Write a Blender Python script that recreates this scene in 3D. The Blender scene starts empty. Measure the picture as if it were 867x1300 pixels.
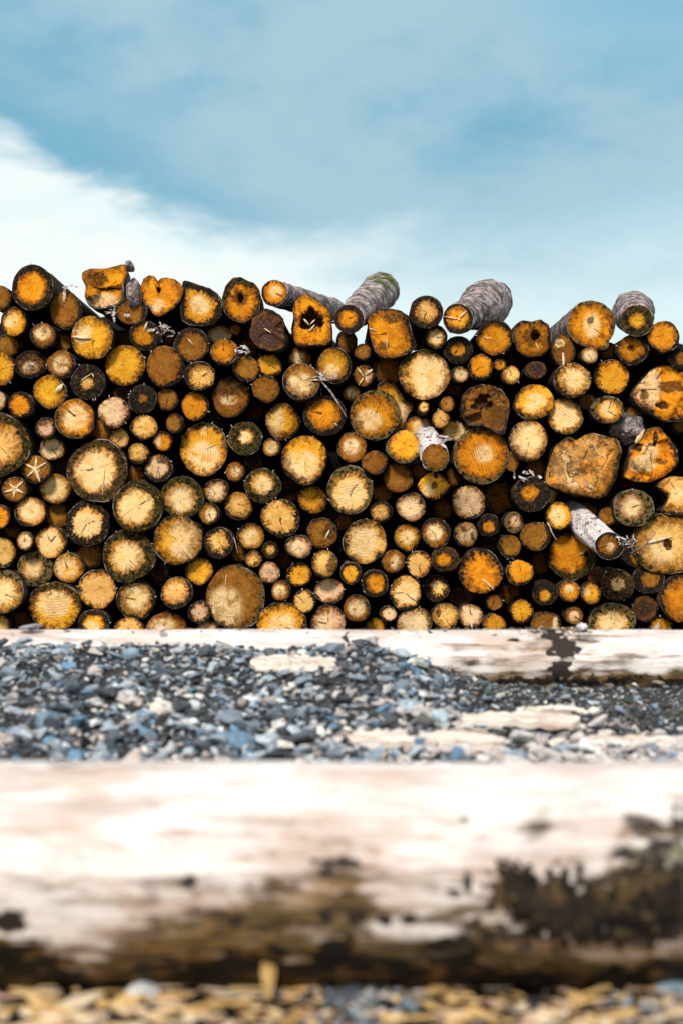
import bpy, bmesh, math, random
import numpy as np
from mathutils import Vector, noise, Matrix
R = math.radians
rnd = random.Random(11)
sc = bpy.context.scene
COL = sc.collection

# ------------------------------------------------------------------ camera geometry
F, CX, CY, CAMH = 2528.0, 433.5, 650.0, 0.736      # pixel focal length of the 867x1300 photograph, eye height
YP = 9.0                                            # distance of the stack's cut faces
def wx(px, Y): return (px - CX) / F * Y
def wz(py, Y): return CAMH + (CY - py) / F * Y

# ------------------------------------------------------------------ node helpers
class NT:
    def __init__(s, name):
        s.mat = bpy.data.materials.new(name); s.mat.use_nodes = True
        s.t = s.mat.node_tree; s.t.nodes.clear()
    def n(s, typ, ins=None, **kw):
        nd = s.t.nodes.new(typ)
        for k, v in kw.items(): setattr(nd, k, v)
        for k, v in (ins or {}).items(): s.set(nd, k, v)
        return nd
    def set(s, nd, k, v):
        sock = nd.inputs[k]
        if isinstance(v, bpy.types.NodeSocket): s.t.links.new(v, sock)
        elif isinstance(v, tuple) and len(v) == 3 and sock.type == 'RGBA': sock.default_value = (*v, 1)
        else: sock.default_value = v
    def math(s, op, a, b=None, c=None, clamp=False):
        d = {0: a}
        if b is not None: d[1] = b
        if c is not None: d[2] = c
        return s.n('ShaderNodeMath', d, operation=op, use_clamp=clamp).outputs[0]
    def vmath(s, op, a, b=None, scale=None):
        d = {0: a}
        if b is not None: d[1] = b
        nd = s.n('ShaderNodeVectorMath', d, operation=op)
        if scale is not None: s.set(nd, 'Scale', scale)
        return nd.outputs[0]
    def mix(s, f, a, b, blend='MIX'):
        nd = s.n('ShaderNodeMix', data_type='RGBA', blend_type=blend)
        s.set(nd, 0, f); s.set(nd, 6, a); s.set(nd, 7, b)
        return nd.outputs[2]
    def ramp(s, f, a, b):
        nd = s.n('ShaderNodeMapRange', {0: f, 1: a, 2: b, 3: 0.0, 4: 1.0}, interpolation_type='SMOOTHSTEP')
        return nd.outputs[0]
    def noise(s, vec, scale, detail=3, rough=0.55, dist=0.0):
        return s.n('ShaderNodeTexNoise', {'Vector': vec, 'Scale': scale, 'Detail': detail, 'Roughness': rough, 'Distortion': dist}).outputs[0]
    def attr(s, name, obj=False, out='Fac'):
        return s.n('ShaderNodeAttribute', attribute_name=name, attribute_type='OBJECT' if obj else 'GEOMETRY').outputs[out]
    def coord(s): return s.n('ShaderNodeTexCoord').outputs['Object']
    def finish(s, col, rough=0.8, height=None, strength=0.4, dist=0.01, spec=0.3):
        b = s.n('ShaderNodeBsdfPrincipled', {'Base Color': col, 'Roughness': rough})
        b.inputs['Specular IOR Level'].default_value = spec
        if height is not None:
            bp = s.n('ShaderNodeBump', {'Strength': strength, 'Distance': dist, 'Height': height})
            s.t.links.new(bp.outputs[0], b.inputs['Normal'])
        o = s.n('ShaderNodeOutputMaterial'); s.t.links.new(b.outputs[0], o.inputs[0])
        return s.mat

def seeded(N, k=1.0):
    off = N.n('ShaderNodeCombineXYZ', {0: N.attr('seed', True), 1: N.math('MULTIPLY', N.attr('seed', True), 0.37), 2: N.math('MULTIPLY', N.attr('seed', True), 1.7)}).outputs[0]
    return N.vmath('ADD', N.coord(), off)

def m_cutface():
    N = NT('cut_wood')
    P = seeded(N)
    c1, c2, c3 = (N.attr(k, True, 'Color') for k in ('c1', 'c2', 'c3'))
    m, rn, hole, lite = (N.attr(k) for k in ('m', 'rn', 'hole', 'lite')); stn = N.attr('stn')
    pr = N.attr('pr'); d = N.attr('dirv', out='Vector')
    seedv = N.attr('seed', True)
    ds = N.n('ShaderNodeCombineXYZ', {0: seedv, 1: N.math('MULTIPLY', rn, 0.8), 2: seedv}).outputs[0]
    dv = N.vmath('ADD', d, ds)
    streak = N.noise(dv, 5.5, 4, 0.7)
    streak2 = N.noise(dv, 2.0, 2, 0.5)
    blot = N.noise(P, 26, 4, 0.62, 0.4)
    fine = N.noise(P, 150, 3, 0.7)
    mid = N.noise(P, 62, 3, 0.6)
    # jagged inner edge of the bark ring
    fr = N.attr('fray', True)
    lobes = N.noise(dv, 1.7, 2, 0.5)
    mm = N.math('ADD', m, N.math('MULTIPLY', N.math('SUBTRACT', streak, 0.5), N.math('MULTIPLY', fr, 1.9)))
    mm = N.math('ADD', mm, N.math('MULTIPLY', N.math('SUBTRACT', lobes, 0.5), N.math('MULTIPLY', fr, 0.9)))
    mm = N.math('ADD', mm, N.math('MULTIPLY', N.math('SUBTRACT', mid, 0.5), 0.16))
    rim = N.ramp(mm, 0.93, 1.07)
    # heartwood to sapwood: slow blotches plus radial streaks, toasted towards the edge in uneven tongues
    rad = N.attr('rad', True)
    patchy = N.math('SUBTRACT', N.noise(P, 17, 4, 0.65, 0.6), 0.5)
    wob = N.math('ADD', N.math('MULTIPLY', N.math('SUBTRACT', streak2, 0.5), rad), N.math('MULTIPLY', patchy, N.math('SUBTRACT', 1.7, rad)))
    edge = N.ramp(N.math('ADD', mm, N.math('MULTIPLY', wob, 0.9)), 0.62, 1.02)
    f2 = N.math('ADD', N.math('MULTIPLY', N.ramp(blot, 0.42, 0.66), 0.55), N.math('MULTIPLY', edge, 0.55), clamp=True)
    col = N.mix(f2, c1, c2)
    col = N.mix(N.math('MULTIPLY', N.ramp(lite, 0.2, 0.8), N.math('MULTIPLY', N.ramp(N.math('ADD', blot, N.math('MULTIPLY', fine, 0.3)), 0.42, 0.74), 0.9)), col, (0.90, 0.63, 0.31))
    # torn faces: pale plates with ragged edges
    tm = N.ramp(N.math('ADD', lite, N.math('ADD', N.math('MULTIPLY', N.math('SUBTRACT', blot, 0.5), 1.5), N.math('MULTIPLY', N.math('SUBTRACT', mid, 0.5), 0.7))), 0.50, 0.60)
    col = N.mix(N.math('MULTIPLY', tm, N.attr('torn', True)), col, N.mix(N.ramp(N.noise(P, 40, 4, 0.6), .4, .65), (0.84, 0.55, 0.26), (0.60, 0.34, 0.13)))
    # growth rings
    rr = N.math('ADD', N.math('MULTIPLY', pr, 640.0), N.math('MULTIPLY', N.noise(P, 11, 3), 16.0))
    ring = N.math('MULTIPLY', N.ramp(N.math('SINE', rr), -0.2, 1.0), N.attr('rings', True))
    ring = N.math('MULTIPLY', ring, N.ramp(N.noise(P, 18, 2), 0.38, 0.6))
    col = N.mix(N.math('MULTIPLY', ring, 0.5), col, N.mix(0.75, c2, (0.10, 0.035, 0.004)))
    # weathered outer wood: brown toasting in ragged radial tongues just inside the bark
    toast = N.ramp(N.math('ADD', mm, N.math('ADD', N.math('MULTIPLY', N.math('MULTIPLY', N.math('SUBTRACT', streak, 0.5), rad), 0.9), N.math('MULTIPLY', patchy, N.math('SUBTRACT', 1.5, rad)))), N.attr('toast', True), 1.02)
    col = N.mix(N.math('MULTIPLY', toast, 0.85), col, N.mix(N.ramp(mid, .4, .6), (0.25, 0.078, 0.004), (0.085, 0.028, 0.003)))
    sm_ = N.ramp(N.math('ADD', stn, N.math('ADD', N.math('MULTIPLY', N.math('SUBTRACT', blot, 0.5), 1.3), N.math('MULTIPLY', N.math('SUBTRACT', mid, 0.5), 0.9))), 0.30, 0.80)
    col = N.mix(N.math('MULTIPLY', sm_, 0.85), col, N.mix(N.ramp(mid, .38, .62), (0.12, 0.045, 0.010), (0.022, 0.011, 0.006)))
    # radial checks and saw chatter
    chk = N.ramp(N.noise(dv, 9.0, 2, 0.5), 0.66, 0.74)
    col = N.mix(N.math('MULTIPLY', N.math('MULTIPLY', chk, N.ramp(m, 0.05, 0.5)), 0.5), col, (0.09, 0.04, 0.01))
    # speckle: light fibres, dark dirt
    col = N.mix(N.math('MULTIPLY', N.ramp(fine, 0.56, 0.74), 0.45), col, N.mix(0.5, c1, (0.95, 0.80, 0.55)))
    col = N.mix(N.math('MULTIPLY', N.ramp(N.noise(P, 95, 4, 0.75), 0.60, 0.74), 0.4), col, (0.05, 0.025, 0.008))
    # chain-saw chatter: faint parallel ridges across the whole cut, their direction differs from log to log
    sd = N.attr('sawdir', True, 'Vector')
    sw = N.math('SINE', N.math('ADD', N.math('MULTIPLY', N.n('ShaderNodeVectorMath', {0: P, 1: sd}, operation='DOT_PRODUCT').outputs['Value'], 520.0), N.math('MULTIPLY', N.noise(P, 12, 2), 14.0)))
    saw = N.math('MULTIPLY', N.math('MULTIPLY', N.ramp(sw, 0.0, 1.0), N.ramp(N.noise(P, 20, 2), 0.42, 0.6)), N.attr('saw', True))
    col = N.mix(saw, col, N.mix(0.6, c2, (0.14, 0.06, 0.015)))
    # drying cracks running out from the heart
    for key in ('crack_a', 'crack_b'):
        cd = N.attr(key, True, 'Vector')
        dd = N.n('ShaderNodeVectorMath', {0: d, 1: cd}, operation='DOT_PRODUCT').outputs['Value']
        perp = N.math('MULTIPLY', N.math('SQRT', N.math('MAXIMUM', N.math('SUBTRACT', 1.0, N.math('MULTIPLY', dd, dd)), 0.0)), N.math('ADD', pr, 0.001))
        perp = N.math('ADD', perp, N.math('MULTIPLY', N.math('SUBTRACT', mid, 0.5), 0.010))
        cmk = N.math('MULTIPLY', N.math('MULTIPLY', N.ramp(perp, 0.0034, 0.0012), N.ramp(dd, 0.2, 0.5)), N.ramp(m, 0.95, 0.7))
        col = N.mix(N.math('MULTIPLY', cmk, 0.85), col, (0.045, 0.020, 0.007))
    # pith
    col = N.mix(N.math('MULTIPLY', N.ramp(pr, 0.007, 0.002), 0.6), col, (0.12, 0.05, 0.01))
    # cracked / torn faces: plates with dark joints
    ck = N.attr('crk', True)
    vo = N.n('ShaderNodeTexVoronoi', {'Vector': N.vmath('ADD', P, N.vmath('SCALE', N.n('ShaderNodeTexNoise', {'Vector': P, 'Scale': 20.0}).outputs[1], scale=0.06)), 'Scale': 7.5}, feature='DISTANCE_TO_EDGE').outputs[0]
    vc = N.n('ShaderNodeTexVoronoi', {'Vector': N.vmath('ADD', P, N.vmath('SCALE', N.n('ShaderNodeTexNoise', {'Vector': P, 'Scale': 20.0}).outputs[1], scale=0.06)), 'Scale': 7.5}).outputs[1]
    vs = N.n('ShaderNodeSeparateColor', {0: vc}).outputs[0]
    col = N.mix(N.math('MULTIPLY', ck, N.ramp(vs, 0.55, 0.6)), col, N.mix(N.ramp(blot, 0.4, 0.6), c2, (0.16, 0.06, 0.015)))
    col = N.mix(N.math('MULTIPLY', ck, N.ramp(vo, 0.022, 0.004)), col, (0.03, 0.015, 0.006))
    # bark ring: dark, with golden inner-bark ticks and a pale skin plus rim light painted on the very edge
    tick = N.ramp(N.noise(dv, 8.5, 3, 0.7), 0.55, 0.72)
    rc = N.mix(N.math('MULTIPLY', tick, 0.8), c3, N.mix(0.5, c2, (0.22, 0.14, 0.04)))
    rc = N.mix(N.ramp(mid, 0.46, 0.6), rc, (0.010, 0.008, 0.006))
    skin_light = N.math('MULTIPLY', N.ramp(rn, 0.955, 0.985), N.ramp(N.noise(dv, 1.6, 3, 0.7), 0.50, 0.64))
    rc = N.mix(N.math('MULTIPLY', skin_light, 0.8), rc, (0.5, 0.43, 0.33))
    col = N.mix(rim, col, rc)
    col = N.mix(N.ramp(N.math('ADD', hole, N.math('MULTIPLY', N.math('SUBTRACT', mid, 0.5), 0.9)), 0.35, 0.6), col,
                N.mix(N.ramp(mid, 0.4, 0.65), (0.035, 0.014, 0.006), (0.16, 0.07, 0.025)))
    h = N.math('ADD', N.math('MULTIPLY', fine, 0.35), N.math('ADD', N.math('MULTIPLY', streak, 0.5), N.math('MULTIPLY', mid, 0.6)))
    return N.finish(col, 0.9, h, 0.75, 0.008, 0.06)

def m_bark():
    N = NT('bark')
    P = seeded(N)
    v = N.n('ShaderNodeMapping', {'Vector': P, 'Scale': (1.0, 0.55, 1.0)}).outputs[0]
    tone = N.attr('bk')  # tone also bakes in light: sky-lit top logs paler, shaded ones near-black
    a = N.noise(v, 24, 5, 0.65); b = N.noise(v, 90, 4, 0.7); l = N.noise(P, 9, 4, 0.6)
    plates = N.n('ShaderNodeTexVoronoi', {'Vector': N.vmath('ADD', v, N.vmath('SCALE', N.n('ShaderNodeTexNoise', {'Vector': v, 'Scale': 40.0}).outputs[1], scale=0.03)), 'Scale': 34.0}, feature='DISTANCE_TO_EDGE').outputs[0]
    dark = N.mix(N.ramp(a, 0.4, 0.65), (0.028, 0.020, 0.015), (0.12, 0.082, 0.058))
    pale = N.mix(N.ramp(a, 0.38, 0.62), (0.25, 0.195, 0.185), (0.56, 0.47, 0.45))
    pale = N.mix(N.ramp(b, 0.6, 0.75), pale, (0.72, 0.66, 0.62))
    pale = N.mix(N.ramp(N.noise(N.n('ShaderNodeMapping', {'Vector': P, 'Scale': (1, 1.15, 1)}).outputs[0], 20, 5, 0.75, 0.8), 0.53, 0.60), pale, (0.055, 0.035, 0.035))
    pat = N.ramp(N.math('ADD', N.noise(P, 11, 3, 0.6), N.math('MULTIPLY', N.math('SUBTRACT', b, .5), .25)), 0.50, 0.58)
    pale = N.mix(N.math('MULTIPLY', pat, .85), pale, N.mix(N.ramp(b, .42, .6), (0.035, 0.024, 0.022), (0.16, 0.11, 0.10)))
    pale = N.mix(N.math('MULTIPLY', N.ramp(plates, 0.02, 0.0), 0.3), pale, (0.05, 0.035, 0.03))
    white = N.mix(N.ramp(N.noise(v, 32, 5, 0.7, 0.5), 0.53, 0.62), (0.80, 0.73, 0.70), (0.10, 0.06, 0.06))
    col = N.mix(N.ramp(tone, 0.0, 1.0), dark, pale)
    col = N.mix(N.ramp(tone, 1.0, 2.0), col, white)
    col = N.mix(N.math('MULTIPLY', N.attr('moss'), N.ramp(l, 0.46, 0.6)), col, (0.075, 0.095, 0.02))
    h = N.math('ADD', a, N.math('ADD', N.math('MULTIPLY', b, 0.6), N.math('MULTIPLY', N.ramp(plates, 0.0, 0.12), .3)))
    return N.finish(col, 0.95, h, 0.9, 0.014, 0.08)

def m_plain(name, ca, cb, scale=40.0, rough=0.8, stretch=(1, 1, 1)):
    N = NT(name)
    P = N.n('ShaderNodeMapping', {'Vector': seeded(N), 'Scale': stretch}).outputs[0]
    a = N.noise(P, scale, 5, 0.65)
    return N.finish(N.mix(N.ramp(a, 0.38, 0.64), ca, cb), rough, a, 0.5, 0.008, 0.25)

def m_stone():
    N = NT('stone')
    P = seeded(N)
    c = N.attr('tint', out='Color')
    a = N.noise(P, 45, 5, 0.7); b = N.noise(P, 210, 3, 0.7)
    col = N.mix(N.ramp(a, 0.4, 0.68), c, N.mix(0.5, c, (0.03, 0.035, 0.045)))
    col = N.mix(N.math('MULTIPLY', N.ramp(b, 0.55, 0.7), 0.35), col, (0.45, 0.44, 0.43))
    return N.finish(col, 0.62, N.math('ADD', a, b), 0.35, 0.004, 0.4)

def m_soil():
    N = NT('soil')
    P = N.coord()
    a = N.noise(P, 6, 6, 0.65); b = N.noise(P, 60, 5, 0.7)
    col = N.mix(N.ramp(a, 0.35, 0.65), (0.018, 0.017, 0.018), (0.045, 0.040, 0.036))
    col = N.mix(N.ramp(b, 0.55, 0.7), col, (0.13, 0.14, 0.16))
    return N.finish(col, 0.95, b, 0.6, 0.02, 0.2)

def m_backdrop():
    N = NT('backdrop_black')
    P = N.coord()
    a = N.noise(P, 3, 6, 0.65); b = N.noise(P, 25, 5, 0.7)
    col = N.mix(N.ramp(a, 0.35, 0.65), (0.005, 0.004, 0.004), (0.012, 0.010, 0.007))  # near-black stands in for the shade seen through the gaps
    return N.finish(col, 1.0, b, 0.6, 0.05, 0.1)

def m_peeled():
    """weathered, peeled trunk: pale wood with grain along the trunk's X axis"""
    N = NT('peeled_wood')
    P = seeded(N)
    g = N.n('ShaderNodeMapping', {'Vector': P, 'Scale': (0.16, 1.0, 1.0)}).outputs[0]
    g2 = N.n('ShaderNodeMapping', {'Vector': P, 'Scale': (0.45, 1.0, 1.0)}).outputs[0]
    a = N.noise(g, 30, 5, 0.65, 0.3); b = N.noise(g, 110, 4, 0.7); c = N.noise(g2, 9, 5, 0.6, 0.5); e = N.noise(g2, 28, 4, 0.65)
    col = N.mix(N.ramp(a, 0.42, 0.66), (0.72, 0.665, 0.63), (0.50, 0.41, 0.37))
    col = N.mix(N.math('MULTIPLY', N.ramp(c, 0.48, 0.66), 0.75), col, (0.50, 0.36, 0.29))
    col = N.mix(N.math('MULTIPLY', N.ramp(N.noise(g, 55, 4, 0.7), 0.60, 0.70), 0.7), col, (0.40, 0.26, 0.18))
    col = N.mix(N.math('MULTIPLY', N.ramp(b, 0.60, 0.72), 0.6), col, (0.30, 0.20, 0.14))
    col = N.mix(N.math('MULTIPLY', N.ramp(N.noise(N.n('ShaderNodeMapping', {'Vector': P, 'Scale': (0.10, 1.0, 1.0)}).outputs[0], 42, 4, 0.6, 0.2), 0.53, 0.64), N.ramp(N.attr('ochre'), -0.15, 0.35)), col, (0.36, 0.25, 0.20))
    och = N.ramp(N.math('ADD', N.attr('ochre'), N.math('ADD', N.math('MULTIPLY', N.math('SUBTRACT', a, 0.5), 2.2), N.math('MULTIPLY', N.math('SUBTRACT', e, 0.5), 1.4))), 0.26, 1.0)
    oc = N.mix(N.ramp(e, 0.42, 0.6), (0.22, 0.125, 0.042), (0.10, 0.066, 0.026))
    oc = N.mix(N.ramp(N.noise(g, 60, 4, .7), 0.46, 0.6), oc, (0.05, 0.032, 0.012))
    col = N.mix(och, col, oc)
    st = N.ramp(N.math('ADD', N.attr('stain_shade'), N.math('MULTIPLY', N.math('SUBTRACT', e, 0.5), 0.8)), 0.35, 0.65)
    dk = N.mix(N.ramp(N.noise(g2, 44, 3, 0.6), 0.53, 0.66), (0.006, 0.004, 0.003), (0.15, 0.075, 0.015))  # underside shade put into the colour, with golden bark flecks
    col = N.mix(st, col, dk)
    col = N.mix(N.ramp(N.math('ADD', N.attr('knot'), N.math('MULTIPLY', N.math('SUBTRACT', e, 0.5), 0.9)), 0.34, 0.8), col, (0.022, 0.014, 0.010))
    h = N.math('ADD', a, N.math('MULTIPLY', b, 0.6))
    return N.finish(col, 0.7, h, 0.5, 0.006, 0.3)

def m_oldbark_shade():
    N = NT('old_bark_shade')
    P = seeded(N)
    a = N.noise(P, 22, 5, 0.7); b = N.noise(P, 70, 4, 0.7); l = N.noise(P, 13, 4, 0.6, 0.4)
    col = N.mix(N.ramp(a, 0.4, 0.62), (0.005, 0.004, 0.004), (0.026, 0.019, 0.013))  # darkened so the bark also carries the trunks' underside shade
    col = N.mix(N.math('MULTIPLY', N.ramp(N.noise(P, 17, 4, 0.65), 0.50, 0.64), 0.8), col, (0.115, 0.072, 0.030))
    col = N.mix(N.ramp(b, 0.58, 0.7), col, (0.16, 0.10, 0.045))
    lk = N.attr('lichen')
    col = N.mix(N.math('MULTIPLY', N.ramp(N.math('ADD', N.math('MULTIPLY', lk, .42), N.math('ADD', N.math('MULTIPLY', l, .6), N.math('MULTIPLY', a, .5))), 0.80, 0.95), 0.8), col, N.mix(N.ramp(b, 0.45, 0.6), (0.38, 0.35, 0.30), (0.16, 0.15, 0.08)))
    return N.finish(col, 0.9, N.math('ADD', a, N.math('MULTIPLY', b, 0.5)), 0.8, 0.012, 0.2)

M = {}
def mats():
    M['face'] = m_cutface(); M['bark'] = m_bark(); M['stone'] = m_stone(); M['soil'] = m_soil(); M['backdrop'] = m_backdrop()
    M['peeled'] = m_peeled(); M['oldbark_shade'] = m_oldbark_shade()
    M['sliver'] = m_plain('torn_wood', (0.85, 0.68, 0.45), (0.62, 0.40, 0.19), 60)
    M['flake'] = m_plain('bark_flake', (0.62, 0.55, 0.52), (0.20, 0.14, 0.12), 70)
    M['twig'] = m_plain('twig_bark', (0.46, 0.36, 0.31), (0.18, 0.12, 0.10), 60)
    M['slab'] = m_plain('slab_wood', (0.80, 0.70, 0.62), (0.48, 0.35, 0.27), 45, 0.75, (0.12, 1, 1))
mats()

# ------------------------------------------------------------------ object helpers
def mesh_obj(name, verts, faces, mat, parent=None, loc=None, smooth=True, attrs=None, props=None):
    me = bpy.data.meshes.new(name)
    me.from_pydata([tuple(v) for v in verts], [], faces)
    if smooth: me.polygons.foreach_set('use_smooth', [True] * len(me.polygons))
    for k, (typ, vals) in (attrs or {}).items():
        at = me.attributes.new(k, typ, 'POINT')
        arr = np.asarray(vals, dtype=np.float32).ravel()
        at.data.foreach_set({'FLOAT': 'value', 'FLOAT_VECTOR': 'vector', 'FLOAT_COLOR': 'color'}[typ], arr)
    me.materials.append(mat); me.update()
    o = bpy.data.objects.new(name, me); COL.objects.link(o)
    o['seed'] = rnd.uniform(0, 40)
    for k, v in (props or {}).items(): o[k] = v
    if parent: o.parent = parent
    if loc is not None: o.location = loc
    return o
def tag(o, label, cat, group=None, kind=None):
    if label: o['label'] = label
    if cat: o['category'] = cat
    if group: o['group'] = group
    if kind: o['kind'] = kind
    return o

def tube(path, radii, n=6):
    """a bent tapering tube: vertices and faces"""
    V, Fc = [], []
    path = [Vector(p) for p in path]
    for i, p in enumerate(path):
        t = (path[min(i + 1, len(path) - 1)] - path[max(i - 1, 0)]).normalized()
        a = t.cross(Vector((0, 1, 0.3)))
        if a.length < 1e-3: a = t.cross(Vector((1, 0, 0)))
        a.normalize(); b = t.cross(a)
        for k in range(n):
            th = 2 * math.pi * k / n
            V.append(p + (a * math.cos(th) + b * math.sin(th)) * radii[i])
    for i in range(len(path) - 1):
        for k in range(n):
            Fc.append((i * n + k, i * n + (k + 1) % n, (i + 1) * n + (k + 1) % n, (i + 1) * n + k))
    Fc.append(tuple(range(n))[::-1]); Fc.append(tuple((len(path) - 1) * n + k for k in range(n)))
    return V, Fc

# ------------------------------------------------------------------ the stack
PAL = {   # heart and sapwood colours
    'o': ((0.82, 0.295, 0.010), (0.47, 0.110, 0.002)),
    'y': ((0.90, 0.415, 0.026), (0.66, 0.210, 0.003)),
    'c': ((0.90, 0.505, 0.150), (0.68, 0.265, 0.020)),
    'p': ((0.80, 0.50, 0.28), (0.48, 0.22, 0.06)),
    'b': ((0.36, 0.14, 0.018), (0.17, 0.052, 0.004)),
    'd': ((0.065, 0.032, 0.024), (0.026, 0.012, 0.010)),
}
RIM = {'k': (0.020, 0.015, 0.011), 'g': (0.045, 0.034, 0.008), 'w': (0.12, 0.085, 0.03), 'n': (0.06, 0.035, 0.012)}
TILE = {'A1': (0, 320), 'A2': (0, 480), 'A3': (0, 640), 'B1': (220, 320), 'B2': (220, 480), 'B3': (220, 640),
        'C1': (430, 320), 'C2': (430, 480), 'C3': (430, 640), 'D1': (647, 320), 'D2': (647, 480), 'D3': (647, 640)}
def T(t, *pts): return [(TILE[t][0] + x / 3.941, TILE[t][1] + y / 3.941) for x, y in pts]

LOGS = []
def L(x, y, rx, ry, t, cr=0.92, **k):
    LOGS.append(dict(x=x, y=y, rx=rx, ry=ry, t=t, cr=cr, **k))

L(1,378,14,16,'b',.85)
L(42,365,26,28,'o',.74,off=(-.04,-.02),irr=.03,fray=.12,bk=.1,lab='thick orange log end in a smooth black bark ring at the top left',ref='the black-ringed top left log',rings=.8)
L(18,408,16,18,'y',.95,lite=[(-.2,.1,.5,.5)])
L(84.5,394,20.5,23,'b',.93,rings=.9,spl=[(82,384,84,364,6)],bk=.3,flakes=[(92,366,4,6)],lab='medium brown ringed log end with a pale splinter standing on its top',ref='the splinter-topped brown log')
L(54.5,426,15.5,15.5,'b',.92,lite=[(0,.2,.6,.5)],fib=5)
L(135,367,28,26,'o',.97,poly=T('A1',(415,100),(450,82),(520,80),(580,70),(625,58),(640,100),(618,160),(625,235),(600,262),(540,285),(470,290),(440,260),(425,220),(430,170),(410,130)),off=(0,0),crk=.4,torn=1,relief=.03,fray=.1,bk=.55,irr=.02,lite=[(0,-.55,.6,.35)],hole=[(-.4,.4,.5,.4,.0),(.2,.0,.9,.1,.0),(.2,.03,.75,.03,.03)],flakes=[(146,397,12,8)],knob=[(169,374,11,22,.07),(164,337,5,7,.04)],lab='blocky split stump with a dark crack across it on top of the stack',ref='the split stump')
L(167,395,19,16,'b',.85,irr=.02)
L(202,375,28,27,'o',.96,poly=T('A1',(700,170),(715,130),(745,112),(775,120),(792,150),(800,135),(830,128),(870,135),(905,160),(918,200),(905,245),(870,280),(830,305),(795,322),(770,312),(750,285),(725,260),(705,220)),irr=.02,crk=.15,hole=[(.0,.25,.10,.12,.03),(.0,.75,.15,.5,.0)],lite=[(-.1,-.5,.4,.3)],bk=.35,lab='heart-shaped orange log end with two lobes on top of the stack',ref='the heart-shaped log')
L(117,429,26,26.5,'y',.98,spl=[(116,429,92,427,7)],lite=[(-.5,.2,.5,.4)],fib=9,off=(0,0),lab='bright golden log end with a pale splinter pointing left',ref='the golden log with a splinter')
L(184,426,19.5,19,'o',.68,fray=.25,spl=[(184,420,188,409,4)],flakes=[(203,420,16,9)])
L(159,464,25,24.5,'y',.97,rings=.6,fib=4)
L(210,465,23,25,'b',.93,rings=.7)
L(-1,469,19,20,'y',.93)
L(39,462,20,17,'d',.75,lite=[(0,-.3,.45,.45)],hole=[(0,.5,.8,.35,.0)])
L(78.5,463,18,17.5,'b',.95,lite=[(0,0,.5,.55)],fray=.4,fib=9)
L(112,485,21.5,21,'c',.38,rim='k',fray=.5,fib=7,spl=[(104,483,118,474,2),(118,474,120,480,2)],lab='black log end with a small cream heart and thin white scratches',ref='the black log with a small cream heart')
L(64,497,20.5,20.5,'y',.97,rim='g',spl=[(72,498,81,487,8)],lab='olive yellow log end with a pale wedge torn at its edge',ref='the yellow log with a torn wedge')
L(-3,509,11,13,'p',.95)
L(27.5,514,16,16.5,'o',.78,fray=.5)
L(95,532,23.5,25,'o',.98,lite=[(.0,.1,.62,.6)],rim='n',bk=.3,lab='orange log end with a whitish powdery centre',ref='the powdery-centred log')
L(145,524,19,19,'p',.96,lite=[(-.3,-.1,.6,.6)],fib=5)
L(181,507,17.5,17.5,'b',.32,fray=.6,fib=8)
L(213,507,13,14.5,'b',.9)
L(58,543,12.2,13.2,'p',.8,hole=[(-.3,.5,.5,.4,0)])
L(67,569,15.3,15.3,'p',.96,lite=[(0,0,.7,.7)])
L(183,542,17,15,'c',.93,irr=.08)
L(152,556,12.2,12.7,'c',.94)
L(222,537,10.5,12,'b',.85)
L(207,560,11.5,12.3,'o',.9,lite=[(-.5,0,.3,.6)])
L(176,576,12.8,13.4,'c',.88)
L(1,565,37,39,'c',.78,rim='g',off=(-.05,0),rings=.5,lab='very thick cream log end cut off by the left edge of the photo',ref='the thick cream log at the left edge')
L(46,596,17.5,17.5,'b',.93,lite=[(0,0,.25,.25)],spl=[(46,596,31,588,4),(46,596,47,579,4),(46,596,60,587,4),(46,596,52,612,5),(46,596,35,605,4)],lab='dark log end with a pale five-armed star, the upper star',ref='the upper star-marked log')
L(19,621,15.5,15.5,'b',.93,lite=[(0,0,.25,.25)],spl=[(20,621,6,625,4),(20,621,30,611,4),(20,621,31,626,4),(20,621,18,633,4),(20,621,12,613,3)],lab='dark log end with a pale five-armed star, the lower star',ref='the lower star-marked log')
L(125,596.5,38,38.5,'c',.74,rim='n',off=(-.06,0),fray=.15,lite=[(-.1,0,.6,.6)],rings=.4,spl=[(131,628,134,588,1.6)],lab='very thick cream log end in a brown ring with a thin upright splinter',ref='the very thick cream log')
L(71,621,18.7,18.8,'c',.97,lite=[(0,0,.6,.6)])
L(202,595,17,17,'p',.82,hole=[(.2,.6,.5,.3,0)],fib=5)
L(176,642,31.5,31.5,'c',.76,rim='g',off=(-.08,-.05),fray=.15,lite=[(-.1,0,.6,.6)],lab='thick cream log end in an olive ring beneath the small powdery ones',ref='the olive-ringed cream log')
L(38,650,18.5,18.5,'c',.94,lite=[(0,.1,.6,.5)],fib=4)
L(231.5,632,26,26,'c',.76,rim='g',lite=[(0,-.1,.6,.6)],hole=[(.2,-.75,.2,.12,0)],lab='cream log end with a greenish ticked bark ring',ref='the green-ticked cream log')
L(0,656,12.5,15,'o',.9)
L(32,687,10,11.5,'b',.95,lite=[(0,0,.7,.7)])
L(65,687,19.2,20.3,'c',.97,lab='medium frayed cream log end beside the cream log in a thick black ring',fib=8,lite=[(-.1,0,.6,.6)])
L(112,664,28,28,'c',.70,off=(0,.02),lite=[(-.1,-.1,.6,.5)],fib=6,lab='cream log end in a thick black bark ring',ref='the cream log in a thick black ring')
L(3,702,16,19,'c',.88,rim='w')
L(45,722.5,22,22.3,'c',.62,rim='w',lite=[(0,0,.5,.5)],lab='log end with a small cream heart in a wide yellowish grey ring',ref='the log with a wide grey ring')
L(88,721,18.5,18.5,'y',.98,lite=[(-.2,0,.7,.7)],rings=.2)
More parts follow.
